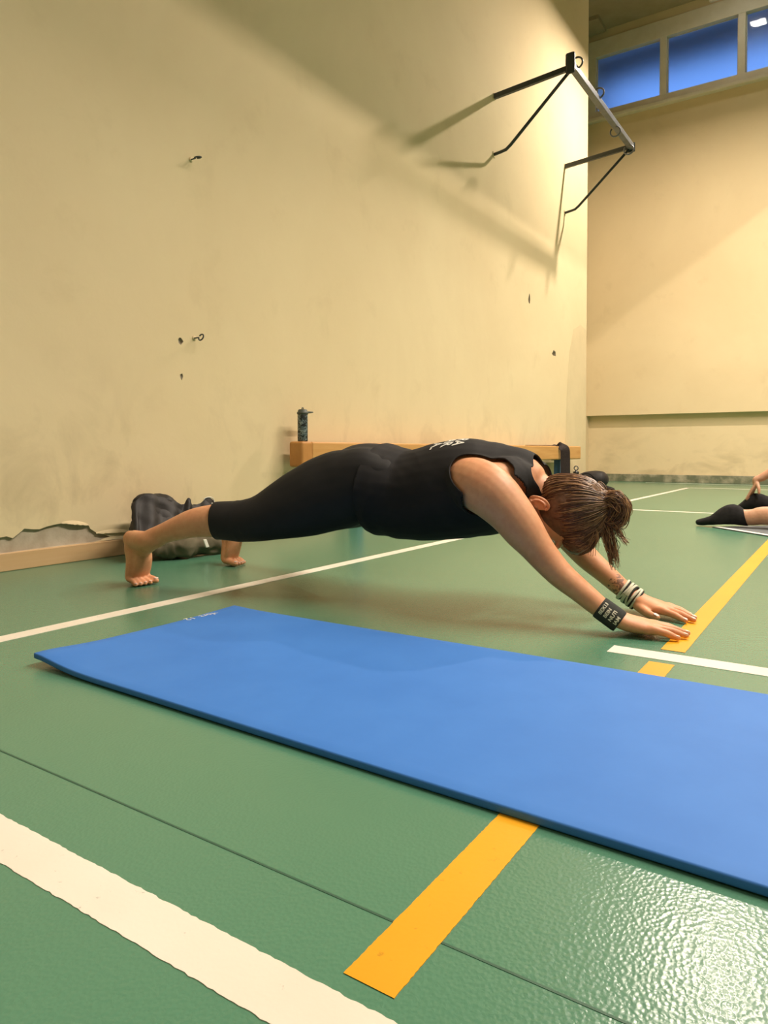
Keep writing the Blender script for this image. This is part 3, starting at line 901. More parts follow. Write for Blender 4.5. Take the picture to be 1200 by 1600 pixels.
# hand frame of the near hand, from wrist to fingertips on the floor
Wp = PB(962, 968, .146)
Tp = fl(1081, 991, .010)
HF = Vector((Tp.x - Wp.x, Tp.y - Wp.y, 0)); HLEN = HF.length; HF.normalize()
HS = Vector((-HF.y, HF.x, 0))           # thumb side (towards the middle of the body)
hs = HLEN / 0.175
def hp(f, l, z, s):                       # forward, sideways, height
    return side(Vector((Wp.x, Wp.y, 0)) + HF * (f * hs) + HS * (l * hs) + W_ * z, s)
FINGERS = [(.031, .071, .090, .055), (.0095, .080, .0925, .018), (-.0125, .074, .089, -.035), (-.034, .058, .080, -.13)]
tips = {1: [], -1: []}
def hand(bm, s):
    limb(bm, [(side(PB(945, 955, .148), s), .029, .024), (hp(.004, 0, .042, s), .031, .022), (hp(.035, .001, .031, s), .039, .0215), (hp(.068, .000, .026, s), .044, .0185), (hp(.092, 0, .022, s), .042, .0145)], V_ * s, 20, 4)
    for l, ln, f0, ang in FINGERS:
        d = Vector((math.cos(ang), math.sin(ang)))
        q = lambda t, z: hp(f0 + d.x * ln * t, l + d.y * ln * t, z, s)
        limb(bm, [(q(-.25, .023), .0108, .0115), (q(0, .0250), .0108, .0125), (q(.28, .0220), .0095, .0100), (q(.52, .0190), .0098, .0100), (q(.78, .0130), .0086, .0084), (q(.95, .0095), .0078, .0072)], V_ * s, 12, 3)
        tips[s].append((q(.92, .0162), (q(1, 0) - q(.5, 0)).normalized()))
    limb(bm, [(hp(.018, .020, .026, s), .016, .016), (hp(.045, .043, .021, s), .0125, .0135), (hp(.068, .057, .016, s), .0110, .0115), (hp(.096, .066, .0125, s), .0085, .0085)], V_ * s, 12, 4)
    tips[s].append((hp(.093, .065, .0205, s), (hp(.096, .066, 0, s) - hp(.068, .057, 0, s)).normalized()))
# foot standing on its toes
Bp = fl(219, 914)
Bp = Vector((Bp.x - .028, Bp.y, 0))
def fp(x, l, z, s):                       # along the body, sideways (+ = towards the middle), height
    return side(Bp + U_ * x - V_ * l + W_ * z, s)
toe_tips = {1: [], -1: []}
def foot(bm, s):
    limb(bm, [(fp(-.006, -.002, .158, s), .028, .026), (fp(-.004, -.002, .128, s), .030, .034), (fp(.004, 0, .095, s), .034, .033), (fp(.004, .002, .060, s), .041, .028), (fp(.002, .003, .030, s), .045, .024), (fp(.010, .002, .021, s), .044, .019)], V_ * s, 20, 5)
    an = side(PB(233, 849, .286), s)
    limb(bm, [(side(PB(248, 840, .279), s), .033, .033), (side(PB(228, 846, .286), s), .034, .036), (fp(.0, -.002, .158, s), .032, .034)], V_, 18, 4)
    limb(bm, [(an, .029, .032), (fp(.036, 0, .128, s), .033, .032), (fp(.034, .006, .095, s), .035, .028), (fp(.026, .008, .060, s), .039, .023), (fp(.020, .006, .036, s), .040, .018)], V_ * s, 16, 4)
    blob(bm, fp(-.018, -.002, .160, s), (.026, .027, .030))
    blob(bm, side(PB(231, 848, .286), s) + V_ * s * .026, (.012, .008, .014))
    for l, ln, r in [(.034, .046, .0125), (.012, .044, .0088), (-.006, .040, .0083), (-.022, .035, .0078), (-.037, .029, .0075)]:
        limb(bm, [(fp(.008, l, .024, s), r * 1.15, r * 1.25), (fp(.02 + ln * .35, l * 1.04, .019, s), r, r * 1.0), (fp(.02 + ln * .75, l * 1.06, r + .003, s), r * 1.05, r), (fp(.02 + ln, l * 1.06, r, s), r * .85, r * .8)], V_ * s, 12, 3)
        toe_tips[s].append((fp(.02 + ln * .98, l * 1.06, r * 1.75, s), r))
# head frame: crown forward and a little down, face to the floor
HC = PB(888, 804, 0.0)
HU = (U_ * .93 - W_ * .36).normalized()
HFw = (-W_ * .93 - U_ * .36).normalized()
HSd = V_
hrot = Matrix((HSd, HFw, HU)).transposed()
def hd(sx, f, u): return HC + HSd * sx + HFw * f + HU * u
def head(bm):
    blob(bm, hd(0, -.004, .004), (.076, .094, .088), hrot, 28, 18)
    limb(bm, [(hd(0, .030, .020), .064, .055), (hd(0, .042, -.030), .062, .052), (hd(0, .050, -.075), .052, .045), (hd(0, .060, -.108), .030, .028)], HSd, 20, 4)
    blob(bm, hd(0, .085, -.112), (.018, .014, .014), hrot)                      # chin
    limb(bm, [(hd(0, .090, .004), .008, .008), (hd(0, .103, -.022), .010, .010), (hd(0, .116, -.043), .013, .012), (hd(0, .104, -.052), .017, .009)], HSd, 12, 3)   # nose
    for s in (1, -1):
        blob(bm, hd(s * .032, .090, .012), (.024, .010, .007), hrot)            # brow
        blob(bm, hd(s * .042, .074, -.035), (.022, .020, .022), hrot)           # cheek
    blob(bm, hd(0, .099, -.073), (.023, .009, .006), hrot)                      # lips
    blob(bm, hd(0, .098, -.083), (.020, .009, .006), hrot)
    # neck
    limb(bm, [(PB(790, 742, 0), .062, .060), (PB(815, 752, 0), .055, .056), (PB(840, 768, 0), .052, .054), (PB(868, 792, 0), .054, .058)], V_, 20, 4)
    for s in (1, -1):
        # sloping muscle from neck to shoulder
        limb(bm, [(side(PB(825, 757, .02), s), .040, .040), (side(PB(800, 745, .07), s), .045, .045), (side(PB(775, 752, .12), s), .050, .055)], V_, 16, 4)

bm = bmesh.new()
torso(bm, TORSO)
for s in (1, -1):
    glute(bm, s)
    shoulder(bm, s); hand(bm, s); leg(bm, s); foot(bm, s)
head(bm)
me = fuse(bm, .0034, 5, 0.5)
relax(me, 60, lambda c: min(1.0, max(.0, (c.z - .05) / .05)))
for v_ in me.vertices: v_.co.z = max(v_.co.z, .0012)
tat = mir(PB(935, 940, .135))
skin_material('skin_tanned', (0.72, 0.36, 0.195), tat)
person = obj('person', me, 'skin_tanned', None, True)
tag(person, 'barefoot person in black top and leggings holding a long plank with hands on orange line', 'person')

# ears
for s in (1, -1):
    bm = bmesh.new()
    e0 = side(hd(.068, -.006, -.070), s) if s > 0 else hd(-.068, -.006, -.070)
    sd = HSd * s
    back = -HFw; upv = HU
    out = []
    for q in range(15):
        a = R(-115 + 250 * q / 14)
        out.append(e0 + back * (.017 * math.cos(a) + .004) + upv * (.030 * math.sin(a)) + sd * (.012 + .007 * math.cos(a)))
    tube(bm, out, [.0045 - .0012 * abs(q - 7) / 7 for q in range(15)], 8)
    inn = []
    for q in range(11):
        a = R(-100 + 200 * q / 10)
        inn.append(e0 + back * (.009 * math.cos(a) + .002) + upv * (.018 * math.sin(a)) + sd * .010)
    tube(bm, inn, .0033, 8)
    blob(bm, e0 + upv * -.029 + back * -.001 + sd * .009, (.007, .0075, .008))
    rot = Matrix((sd, back, upv)).transposed()
    blob(bm, e0 + sd * .003 + back * .004, (.006, .019, .029), rot)
    blob(bm, e0 - back * .008 + sd * .009 - upv * .006, (.004, .004, .006), rot)
    obj('ear', fuse(bm, .0017, 3), 'skin_tanned', person, True)
# eyes
mat('eye_white', (0.8, 0.78, 0.74), 0.2)
for s in (1, -1):
    bm = bmesh.new(); blob(bm, hd(s * .031, .076, -.008), (.012, .012, .011), hrot)
    obj('eye', bm, 'eye_white', person, True)
# finger nails and toe nails
for s in (1, -1):
    for k, (p, d) in enumerate(tips[s]):
        bm = bmesh.new()
        y_ = W_.cross(d).normalized()
        n_ = (W_ * .93 + d * .30).normalized(); d2 = (d - n_ * d.dot(n_)).normalized(); y2 = n_.cross(d2)
        rot = Matrix((d2, y2, n_)).transposed()
        blob(bm, p - W_ * .0008, (.0085 if k < 4 else .0095, .0058 if k < 4 else .0072, .0018), rot, 12, 8)
        obj('fingernail', bm, 'nail', person, True)
    for k, (p, r) in enumerate(toe_tips[s]):
        bm = bmesh.new()
        blob(bm, p, (r * .55, r * .75, r * .22), None, 10, 6)
        obj('toenail', bm, 'nail', person, True)

def cut(me, planes):
    bm = bmesh.new(); bm.from_mesh(me)
    for co, no in planes:
        bmesh.ops.bisect_plane(bm, geom=bm.verts[:] + bm.edges[:] + bm.faces[:], dist=1e-6, plane_co=co, plane_no=no, clear_outer=True)
    # keep the largest piece
    seen, best = set(), []
    for v in bm.verts:
        if v in seen: continue
        st, comp = [v], []
        seen.add(v)
        while st:
            q = st.pop(); comp.append(q)
            for e in q.link_edges:
                w = e.other_vert(q)
                if w not in seen: seen.add(w); st.append(w)
        if len(comp) > len(best): best = comp
    keep = set(best)
    bmesh.ops.delete(bm, geom=[v for v in bm.verts if v not in keep], context='VERTS')
    bm.to_mesh(me); bm.free()
    return me
# leggings
bm = bmesh.new()
torso(bm, TORSO[:5], .0045)
for s in (1, -1): leg(bm, s, .0045, 0, 9); glute(bm, s, .0045)
me = fuse(bm, .005, 16)
def lw(p):
    d = (p - PB(615, 760, 0)).dot(U_)
    return .0016 * noise.noise(p * 16) + .0022 * max(0, ridge(Vector((p.x * 26, p.y * 7, p.z * 7)), 1, 3.0) - .72) * 3 * math.exp(-((p - PB(362, 812, .22)).length / .09) ** 2)
displace(me, lw)
pl_ = []
hem_c = PB(338.5, 813, .236); hem_d = (PB(305, 817, .252) - PB(375, 814, .214)).normalized()
pl_.append((hem_c, hem_d)); pl_.append((mir(hem_c), (mir(hem_c + hem_d) - mir(hem_c))))
pl_.append((PB(636, 760, 0), U_))
me = cut(me, pl_)
me = evaluated(me, [('SOLIDIFY', dict(thickness=.003, offset=1))])
lg2 = obj('leggings', me, 'leggings_cloth', person, True)
lg2['label'] = 'tight black leggings ending below the knee'

# sleeveless top
TOP = [(578, 691, 824, .187), (590, 692, 828, .186), (602, 695, 833, .181), (620, 701, 838, .166), (640, 706, 841, .150), (672, 700, 843, .150), (705, 690, 841, .157), (738, 687, 838, .162),
       (768, 689, 832, .157), (795, 692, 818, .128), (818, 702, 800, .092), (842, 722, 790, .062)]
bm = bmesh.new()
torso(bm, TOP)
for s in (1, -1):
    shoulder(bm, s, .006, 4)
    limb(bm, [(side(PB(825, 757, .02), s), .046, .046), (side(PB(800, 745, .07), s), .056, .058), (side(PB(775, 752, .12), s), .058, .062)], V_, 16, 4)
    limb(bm, [(side(PB(828, 757, .025), s), .046, .046), (side(PB(806, 750, .085), s), .050, .055), (side(PB(786, 757, .13), s), .050, .058)], V_, 16, 4)
me = fuse(bm, .005, 12)
def tw(p):
    r = p - O_
    u, w = r.dot(U_), p.z
    # long soft folds fanning from the hip up to the arm, deeper near the hem
    f = .0030 * noise.noise(Vector((u * 9 + w * 6, r.dot(V_) * 6, w * 9 - u * 3)))
    hem = math.exp(-((u - (PB(600, 760, 0) - O_).dot(U_)) / .06) ** 2)
    f += .0055 * hem * (ridge(Vector((u * 22 - w * 7, r.dot(V_) * 3, w * 5)), 1, 5.0) - .5)
    f += .0022 * (ridge(Vector((u * 10 + w * 10, r.dot(V_) * 4, w * 12)), 1, 9.0) - .5)
    return f
displace(me, tw)
def plane3(a, b, c, outward):
    n = (b - a).cross(c - a).normalized()
    return (a + b + c) / 3, (n if n.dot(outward) > 0 else -n)
from mathutils.bvhtree import BVHTree
_gb = bmesh.new(); _gb.from_mesh(me); gbv = BVHTree.FromBMesh(_gb); _gb.free()
hits = []
for px, py in ((701, 745), (712, 727), (746, 709), (768, 713), (790, 728), (812, 756), (712, 768), (735, 781)):
    h_, *_ = gbv.ray_cast(cam.location, _ray(px, py).normalized())
    if h_: hits.append(h_)
A_ = np.array([list(h) for h in hits]); ac = Vector(A_.mean(0))
an_ = Vector(np.linalg.svd(A_ - A_.mean(0))[2][2]).normalized()
if an_.dot(V_ + W_) < 0: an_ = -an_
# open the underside of the armhole: drop cloth that would wrap the upper arm
arm_axis = [PB(752, 762, .148), PB(768, 771, .158), PB(797, 801, .166), PB(819, 830, .166), PB(852, 872, .162)]
def in_arm(p):
    q = p if (p - O_).dot(V_) > 0 else mir(p)
    for a0, b0 in zip(arm_axis, arm_axis[1:]):
        d = b0 - a0; t = (q - a0).dot(d) / d.length_squared
        if (0 <= t <= 1 or (t > 1 and b0 is arm_axis[-1])) and (q - a0 - d * t).length < .079 and (q - O_).dot(V_) > .105: return True
    return False
_gb = bmesh.new(); _gb.from_mesh(me)
bmesh.ops.delete(_gb, geom=[v for v in _gb.verts if in_arm(v.co)], context='VERTS')
_gb.to_mesh(me); _gb.free()
nk = (PB(838, 734, .03), (U_ * .92 + W_ * .30).normalized())
ac = ac + an_ * .004
hem_p = (PB(597, 765, 0), (-U_ + W_ * .12).normalized())
me = cut(me, [(ac, an_), (mir(ac), mir(ac + an_) - mir(ac)), nk, hem_p])
me = evaluated(me, [('SOLIDIFY', dict(thickness=.004, offset=1))])
tp = obj('tank_top', me, 'top_cloth', person, True)
tp['label'] = 'black sleeveless top with pale lettering on the back'
# lettering across the back, read from the far side to the near side
from mathutils.bvhtree import BVHTree
dg = bpy.context.evaluated_depsgraph_get()
bvh = BVHTree.FromObject(tp, dg)
tmesh = text_mesh('RA\nAR\nA.', .046, 0, 'RIGHT', .80, .001)
bmt = bmesh.new(); bmt.from_mesh(tmesh)
bmesh.ops.triangulate(bmt, faces=bmt.faces)
bmesh.ops.subdivide_edges(bmt, edges=[e for e in bmt.edges if e.calc_length() > .02], cuts=2)
o0 = PB(722, 690, 0) + V_ * .088 + U_ * .004
for v_ in bmt.verts:
    q = o0 + V_ * v_.co.x + U_ * v_.co.y + W_ * .2
    hit, nrm, *_ = bvh.ray_cast(q, -W_)
    if hit: v_.co = hit + W_ * .0015
    else: v_.co = o0
bmt.to_mesh(tmesh); bmt.free()
lt_ = obj('back_lettering', tmesh, 'print_white', tp)
lt_['kind'] = 'stuff'

# hair
hairc = lambda s_, f, u: hd(s_, f, u)
bm = bmesh.new()
blob(bm, hd(0, -.016, .006), (.083, .099, .100), hrot, 28, 18)
blob(bm, hd(0, -.040, -.045), (.062, .060, .055), hrot, 20, 14)          # nape
blob(bm, hd(0, .045, .052), (.066, .052, .046), hrot, 20, 14)          # fringe fallen forward
limb(bm, [(hd(0, -.06, .06), .05, .04), (PB(925, 788, 0), .026, .026)], V_, 16, 4)
me = fuse(bm, .004, 4)
displace(me, lambda p: .0022 * ridge(Vector((p.x * 6, p.y * 30, p.z * 30)), 1, 2.0))
hair = obj('hair', me, 'hair_brown', person, True)
hair['label'] = 'brown hair pulled back into a messy ponytail'
EL = PB(932, 791, .0)
eld = hrot.transposed() @ (EL - hd(0, -.016, .006))
rnd = random.Random(11)
from mathutils.bvhtree import BVHTree
hbv = BVHTree.FromObject(hair, bpy.context.evaluated_depsgraph_get())
def strand_mesh(paths, r0, seg=3):
    bm = bmesh.new()
    for pts in paths:
        n = len(pts)
        tube(bm, pts, [r0 * (1 - .55 * i / (n - 1)) for i in range(n)], seg, None, True)
    return bm
def cap_path():
    while True:
        th, ph = rnd.uniform(0, 2 * math.pi), math.acos(rnd.uniform(-1, 1))
        d = Vector((math.sin(ph) * math.cos(th), math.sin(ph) * math.sin(th), math.cos(ph)))
        if d.y > .90 or (d.y > .30 and d.z < .05) or (abs(d.x) > .6 and d.z < -.25 and d.y > -.45): continue
        if d.z < -.93: continue
        break
    e = Vector((eld.x / .083, eld.y / .099, eld.z / .100)).normalized()
    pts = []
    w1 = rnd.uniform(-.10, .10); lift = rnd.uniform(.000, .004)
    n = 9
    for i in range(n):
        t = i / (n - 1)
        q = d.lerp(e, t)
        q = q.normalized() if q.length > 1e-3 else e
        q = (q + Vector((w1, -w1, w1 * .5)) * math.sin(math.pi * t)).normalized()
        k = 1.0 + (.02 + lift * 8 * math.sin(math.pi * t))
        if t > .9: k += .04
        pq = hd(0, -.016, .006) + hrot @ Vector((q.x * .083 * k, q.y * .099 * k, q.z * .100 * k))
        hit, nrm, *_ = hbv.find_nearest(pq)
        pts.append(hit + nrm * (.0008 + lift * math.sin(math.pi * t)))
    return pts
for nm, cnt, mm in (('hair_strands', 330, 'hair_dark'), ('hair_strands', 560, 'hair_brown'), ('hair_strands', 460, 'hair_light')):
    o = obj(nm, strand_mesh([cap_path() for _ in range(cnt)], .0013), mm, person, True)
    o['kind'] = 'stuff'
# ponytail: a folded-over tuft with loose ends
def jit(p, s): return p + Vector((rnd.gauss(0, s), rnd.gauss(0, s), rnd.gauss(0, s)))
def tail_path(kind):
    off = rnd.uniform(-.022, .022)
    if kind == 0:
        k = rnd.uniform(.25, 1.0) if rnd.random() < .85 else rnd.uniform(1.0, 1.35)
        base = [(930, 791), (944, 779), (962, 777), (974, 794), (968, 814), (950, 819), (939, 808)]
        o = (948, 797)
        ctrl = [PB(base[0][0], base[0][1], off * .3)] + [PB(o[0] + (x - o[0]) * k + rnd.uniform(-2, 2), o[1] + (y - o[1]) * k + rnd.uniform(-2, 2), off * 1.2) for x, y in base[1:]]
    elif kind == 1:
        x = rnd.uniform(-8, 8)
        ctrl = [PB(934, 793, off * .3), PB(945 + x * .5, 805, off), PB(950 + x, 830, off), PB(955 + x, 855, off), PB(960 + x * .8, 875 + rnd.uniform(-15, 15), off)]
    else:
        x = rnd.uniform(-4, 4)
        ctrl = [PB(940, 800, off), PB(958, 815, off), PB(966, 832 + x, off), PB(978 + x, 846 + x, off)]
    ctrl = [ctrl[0]] + [jit(p, .0045) for p in ctrl[1:]]
    return [Vector(p) for p in spline(ctrl, 4)]
for cnt, mm in ((120, 'hair_brown'), (50, 'hair_dark'), (130, 'hair_light')):
    paths = [tail_path(0) for _ in range(int(cnt * 1.6))] + [tail_path(1) for _ in range(cnt // 3)] + [tail_path(2) for _ in range(cnt // 10)]
    o = obj('ponytail', strand_mesh(paths, .0014), mm, person, True)
    o['kind'] = 'stuff'
# wisps standing off the crown and hanging beside the face
paths = []
for _ in range(40):
    b = rnd.uniform(-1, 1); x = rnd.uniform(-14, 10)
    paths.append([Vector(p) for p in spline([PB(915 + x, 768, b * .03), PB(926 + x, 756 + rnd.uniform(-4, 6), b * .04), PB(938 + x, 766 + rnd.uniform(-4, 6), b * .04), PB(936, 786, b * .02)], 4)])
for _ in range(26):
    x = rnd.uniform(-10, 12); v0 = rnd.uniform(-.03, .05)
    paths.append([Vector(p) for p in spline([PB(925, 812, v0), PB(930 + x * .4, 832, v0), PB(926 + x, 856 + rnd.uniform(-8, 14), v0)], 4)])
o = obj('hair_wisps', strand_mesh(paths, .0011), 'hair_light', person, True); o['kind'] = 'stuff'
bm = bmesh.new()
ed = (PB(945, 788, 0) - PB(915, 794, 0)).normalized(); e1 = V_; e2 = ed.cross(e1).normalized()
for k in range(3):
    cc = PB(932, 791, 0) + ed * (.006 * (k - 1))
    tube(bm, [cc + (e1 * math.cos(a) + e2 * math.sin(a)) * .0265 for a in [2 * math.pi * q / 20 for q in range(21)]], .0042, 8)
obj('hair_tie', fuse(bm, .0016, 2), 'elastic_pink', person, True)

# black wristband with four rows of lettering on the near wrist
w0, w1 = PB(936, 948, .149), PB(969, 972, .146)
ax = (w1 - w0).normalized()
r0, r1 = .0345, .0335
bm = bmesh.new()
n = 8
tube(bm, [w0.lerp(w1, i / n) for i in range(n + 1)], [(.0335 if 0 < i < n else .0325, .0300 if 0 < i < n else .029) for i in range(n + 1)], 28, V_)
wbd = obj('wristband', evaluated(obj('x_', bm).data, [('REMESH', dict(mode='VOXEL', voxel_size=.0025, use_smooth_shade=True)), ('SMOOTH', dict(factor=.5, iterations=3))]), 'band_black', person, True)
for o in [o for o in bpy.data.objects if o.name.startswith('x_')]: bpy.data.objects.remove(o)
wbd['label'] = 'black wristband with four rows of cream lettering'
bvb = BVHTree.FromObject(wbd, bpy.context.evaluated_depsgraph_get())
tmesh = text_mesh('8EX13\nBEIN\nNUTI\nIAM', .0135, 0, 'LEFT', 1.15, .0004)
bmt = bmesh.new(); bmt.from_mesh(tmesh); bmesh.ops.triangulate(bmt, faces=bmt.faces)
bmesh.ops.subdivide_edges(bmt, edges=[e for e in bmt.edges if e.calc_length() > .003], cuts=2)
fr0 = frames([w0, w1], V_)[0]
s_, n_ = fr0[1], fr0[2]
if n_.z < 0: n_ = -n_
axl = (w1 - w0).length
for v_ in bmt.verts:
    ang = R(-8) + v_.co.x / .033          # 0 = facing the camera side, 90 = top
    dirv = s_ * math.cos(ang) + n_ * math.sin(ang)
    base = w0.lerp(w1, .24 + (-v_.co.y) / axl * .92)
    hit, *_ = bvb.ray_cast(base + dirv * .1, -dirv)
    v_.co = (hit if hit else base + dirv * .033) + dirv * .0008
bmt.to_mesh(tmesh); bmt.free()
o = obj('lettering', tmesh, 'cord_cream', wbd); o['kind'] = 'stuff'
# bundle of cream cords with black edges on the far wrist
z0, z1 = mir(PB(938, 950, .149)), mir(PB(966, 970, .146))
ax = (z1 - z0).normalized()
fz = frames([z0, z1], V_)[0]
cords = bpy.data.objects.new('cord_bracelet', None); col.objects.link(cords); cords.parent = person
for k in range(7):
    t = (k + .5) / 7
    for q_, (dr, rr, mm, nm) in enumerate(((0.0, .0042, 'cord_cream', 'cord'), (-.0015, .0046, 'band_black', 'cord_lining'))):
        bm = bmesh.new()
        tilt = .35 * math.sin(k * 2.1) + .2
        pts = []
        for j in range(28):
            a = 2 * math.pi * j / 28
            c = z0.lerp(z1, t) + ax * (.016 * tilt * math.cos(a + k) + (.0035 if q_ else 0))
            pts.append(c + fz[1] * ((.0335 + dr) * math.cos(a)) + fz[2] * ((.030 + dr) * math.sin(a)))
        pts.append(pts[0])
        tube(bm, pts, [(rr, rr)] * len(pts), 7, None, False)
        obj(nm, bm, mm, cords, True)

# ------------------------------------------------------------------ second exerciser, at the right edge, on a grey mat
m0, m1 = fl(1113, 823, .006), fl(1200, 837, .006)
md = (m1 - m0); md.z = 0; md.normalize(); mn = Vector((-md.y, md.x, 0))
gm = thing('yoga_mat', 'grey yoga mat with white border stripes under the other exerciser', 'exercise mat', None, (m0.x, m0.y, 0))
def mrect(a0, a1, b0, b1, z0, z1):
    bm = bmesh.new()
    q = [md * a + mn * b for a, b in ((a0, b0), (a1, b0), (a1, b1), (a0, b1))]
    lo = [bm.verts.new((p.x, p.y, z0)) for p in q]; hi = [bm.verts.new((p.x, p.y, z1)) for p in q]
    bm.faces.new(hi); bm.faces.new(list(reversed(lo)))
    for i in range(4): bm.faces.new((lo[i], lo[(i + 1) % 4], hi[(i + 1) % 4], hi[i]))
    return bm
obj('mat_sheet', mrect(0, 1.75, 0, .62, .001, .006), 'mat_grey', gm)
for b0, b1 in ((.006, .045), (.575, .614)):
    obj('stripe', mrect(.01, 1.74, b0, b1, .006, .0066), 'white_plastic', gm)

skin_material('skin_fair', (0.62, 0.36, 0.235))
def Q(px, py, y): return onY(px, py, y)
NY1, FY1 = 4.80, 5.08
knee_n = Vector((-.06, NY1 - .04, .062)); hip_n = Vector((.34, 4.90, .13))
knee_f = Vector((-.02, FY1 + .12, .10)); hip_f = Vector((.36, 5.12, .14))
fz_ = .012
bm = bmesh.new()
SIDE2 = Vector((0, 1, 0))
# near shin and pointed foot resting on the mat
near_leg = [(Q(1092, 818, NY1), .022, .016), (Q(1112, 813, NY1), .036, .026), (Q(1133, 806, NY1), .042, .052), (Q(1146, 804, NY1), .042, .060), (Q(1160, 808, NY1), .040, .048), (Q(1178, 808, NY1), .044, .050), (Q(1200, 806, NY1), .054, .056), (knee_n + Vector((-.10, 0, .01)), .058, .058), (knee_n, .056, .056)]
far_leg = [(Q(1150, 798, FY1), .022, .016), (Q(1165, 790, FY1), .036, .030), (Q(1180, 785, FY1), .042, .055), (Q(1195, 788, FY1), .042, .052), (Q(1212, 792, FY1), .040, .045), (Q(1240, 790, FY1), .050, .055), (knee_f + Vector((-.08, 0, 0)), .056, .056), (knee_f, .056, .056)]
def lift(st):
    return [(Vector((p.x, p.y, max(p.z, b + .008))), a, b) for p, a, b in st]
near_leg, far_leg = lift(near_leg), lift(far_leg)
limb(bm, near_leg, SIDE2, 18, 5); limb(bm, far_leg, SIDE2, 18, 5)
limb(bm, [(knee_n, .058, .056), (knee_n.lerp(hip_n, .5) + Vector((0, 0, .02)), .075, .075), (hip_n, .090, .095)], SIDE2, 20, 5)
limb(bm, [(knee_f, .058, .058), (knee_f.lerp(hip_f, .5) + Vector((0, 0, .02)), .075, .075), (hip_f, .090, .095)], SIDE2, 20, 5)
spine = [Vector((.36, 5.01, .12)), Vector((.36, 5.01, .24)), Vector((.345, 5.02, .36)), Vector((.325, 5.03, .48)), Vector((.31, 5.03, .58)), Vector((.31, 5.03, .635))]
tr2 = list(zip(spine, (.165, .150, .135, .155, .165, .09), (.105, .095, .09, .10, .095, .07)))
limb(bm, tr2, SIDE2, 24, 5)
limb(bm, [(Vector((.30, 5.03, .62)), .055, .055), (Vector((.29, 5.03, .70)), .052, .054)], SIDE2, 18, 4)
hc2 = Vector((.285, 5.03, .815))
blob(bm, hc2, (.094, .075, .105)); blob(bm, hc2 + Vector((-.035, 0, -.07)), (.05, .052, .055))
limb(bm, [(hc2 + Vector((-.085, 0, .01)), .008, .009), (hc2 + Vector((-.112, 0, -.035)), .012, .012)], SIDE2, 10, 3)
for sgn in (-1, 1): blob(bm, hc2 + Vector((.01, sgn * .078, -.02)), (.018, .010, .030))
# reaching arm: hand hooks down onto the far foot
wr2 = Q(1184, 747, FY1)
el2 = Q(1252, 716, FY1 + .03)
sh2 = Vector((.28, 5.20, .575))
limb(bm, [(sh2, .056, .058), (sh2.lerp(el2, .5), .046, .047), (el2, .038, .039), (el2.lerp(wr2, .4), .036, .036), (wr2 + Vector((.02, 0, .004)), .029, .024)], SIDE2, 18, 5)
pm = Q(1181, 757, FY1)
limb(bm, [(wr2 + Vector((.025, 0, .002)), .029, .023), (wr2 + Vector((-.008, 0, -.010)), .034, .022), (pm, .038, .018)], SIDE2, 16, 4)
for k in range(4):
    dy = (k - 1.5) * .020
    a = pm + Vector((0, dy, 0)); b = Q(1181 - 2 + k, 772, FY1) + Vector((0, dy * 1.15, 0)); c = Q(1178 + k * 1.5, 781, FY1) + Vector((-.012, dy * 1.2, 0))
    limb(bm, [(a, .0098, .0098), (b + Vector((-.022, 0, .010)), .0092, .0092), (c + Vector((-.028, 0, .006)), .0082, .0082)], SIDE2, 10, 4)
limb(bm, [(pm + Vector((.012, -.03, .006)), .013, .013), (pm + Vector((.022, -.052, -.024)), .011, .011), (pm + Vector((.024, -.058, -.052)), .009, .009)], SIDE2, 10, 4)
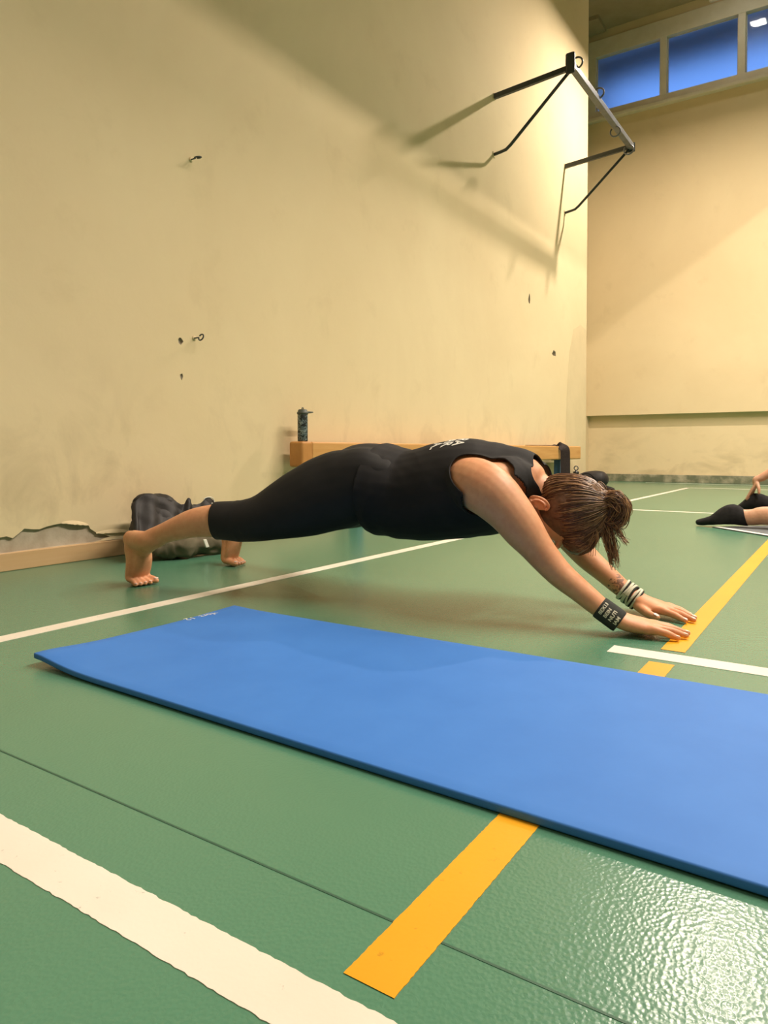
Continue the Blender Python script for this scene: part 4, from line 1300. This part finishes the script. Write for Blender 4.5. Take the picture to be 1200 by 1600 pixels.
# resting arm
shr, elr, wrr = Vector((.30, 4.86, .575)), Vector((.50, 4.78, .34)), Vector((.56, 4.74, .10))
limb(bm, [(shr, .056, .058), (shr.lerp(elr, .5), .046, .047), (elr, .038, .039), (elr.lerp(wrr, .5), .034, .034), (wrr, .026, .024)], SIDE2, 18, 5)
limb(bm, [(wrr, .027, .022), (Vector((.57, 4.73, .045)), .036, .020), (Vector((.60, 4.72, .022)), .038, .014)], SIDE2, 14, 4)
for k in range(4):
    dy = (k - 1.5) * .020
    limb(bm, [(Vector((.60, 4.72 + dy, .022)), .0098, .0098), (Vector((.64, 4.715 + dy * 1.1, .019)), .009, .009), (Vector((.67 - abs(k - 1.4) * .008, 4.71 + dy * 1.2, .0155)), .008, .008)], SIDE2, 10, 3)
limb(bm, [(Vector((.58, 4.75, .030)), .013, .013), (Vector((.61, 4.785, .022)), .011, .011), (Vector((.635, 4.80, .017)), .009, .009)], SIDE2, 10, 3)
me = fuse(bm, .0045, 5)
for v_ in me.vertices: v_.co.z = max(v_.co.z, .0072)
p2 = tag(obj('person', me, 'skin_fair', None, True), 'partly visible exerciser in black socks on the grey mat, hand on foot', 'person')
def sock(st, nst, cutp):
    bm = bmesh.new(); limb(bm, [(p, a + .004, b + .004) for p, a, b in st[:nst]], SIDE2, 20, 6)
    me = fuse(bm, .0045, 5)
    for v_ in me.vertices: v_.co.z = max(v_.co.z, .0068)
    displace(me, lambda p: .0012 * noise.noise(p * 40))
    obj('sock', cut(me, [cutp]), 'black_fabric', p2, True)
sock(near_leg, 6, (Q(1165, 806, NY1), Vector((1, 0, .25)).normalized()))
sock(far_leg, 6, (Q(1222, 792, FY1), Vector((1, 0, .1)).normalized()))
simple_noise('shirt_grey', (0.18, 0.19, 0.20), (0.22, 0.23, 0.24), 10, 0.85, 0.2)
bm = bmesh.new(); limb(bm, [(p, a + .010, b + .010) for p, a, b in tr2[1:]], SIDE2, 24, 5)
for sh_, el_ in ((sh2, el2), (shr, elr)): limb(bm, [(sh_, .064, .066), (sh_.lerp(el_, .5), .058, .060)], SIDE2, 18, 4)
obj('t_shirt', fuse(bm, .007, 8), 'shirt_grey', p2, True)
bm = bmesh.new(); limb(bm, [(p, a + .012, b + .012) for p, a, b in tr2[:3]], SIDE2, 24, 5)
for kn, hp_ in ((knee_n, hip_n), (knee_f, hip_f)): limb(bm, [(kn.lerp(hp_, .35) + Vector((0, 0, .016)), .080, .078), (kn.lerp(hp_, .5) + Vector((0, 0, .02)), .087, .085), (hp_, .100, .103)], SIDE2, 20, 5)
me = fuse(bm, .007, 8)
for v_ in me.vertices: v_.co.z = max(v_.co.z, .0068)
obj('shorts', me, 'black_fabric', p2, True)
bm = bmesh.new(); blob(bm, hc2 + Vector((.014, 0, .02)), (.098, .084, .100)); blob(bm, hc2 + Vector((.05, 0, -.05)), (.06, .07, .06))
obj('hair', fuse(bm, .006, 4), 'hair_dark', p2, True)
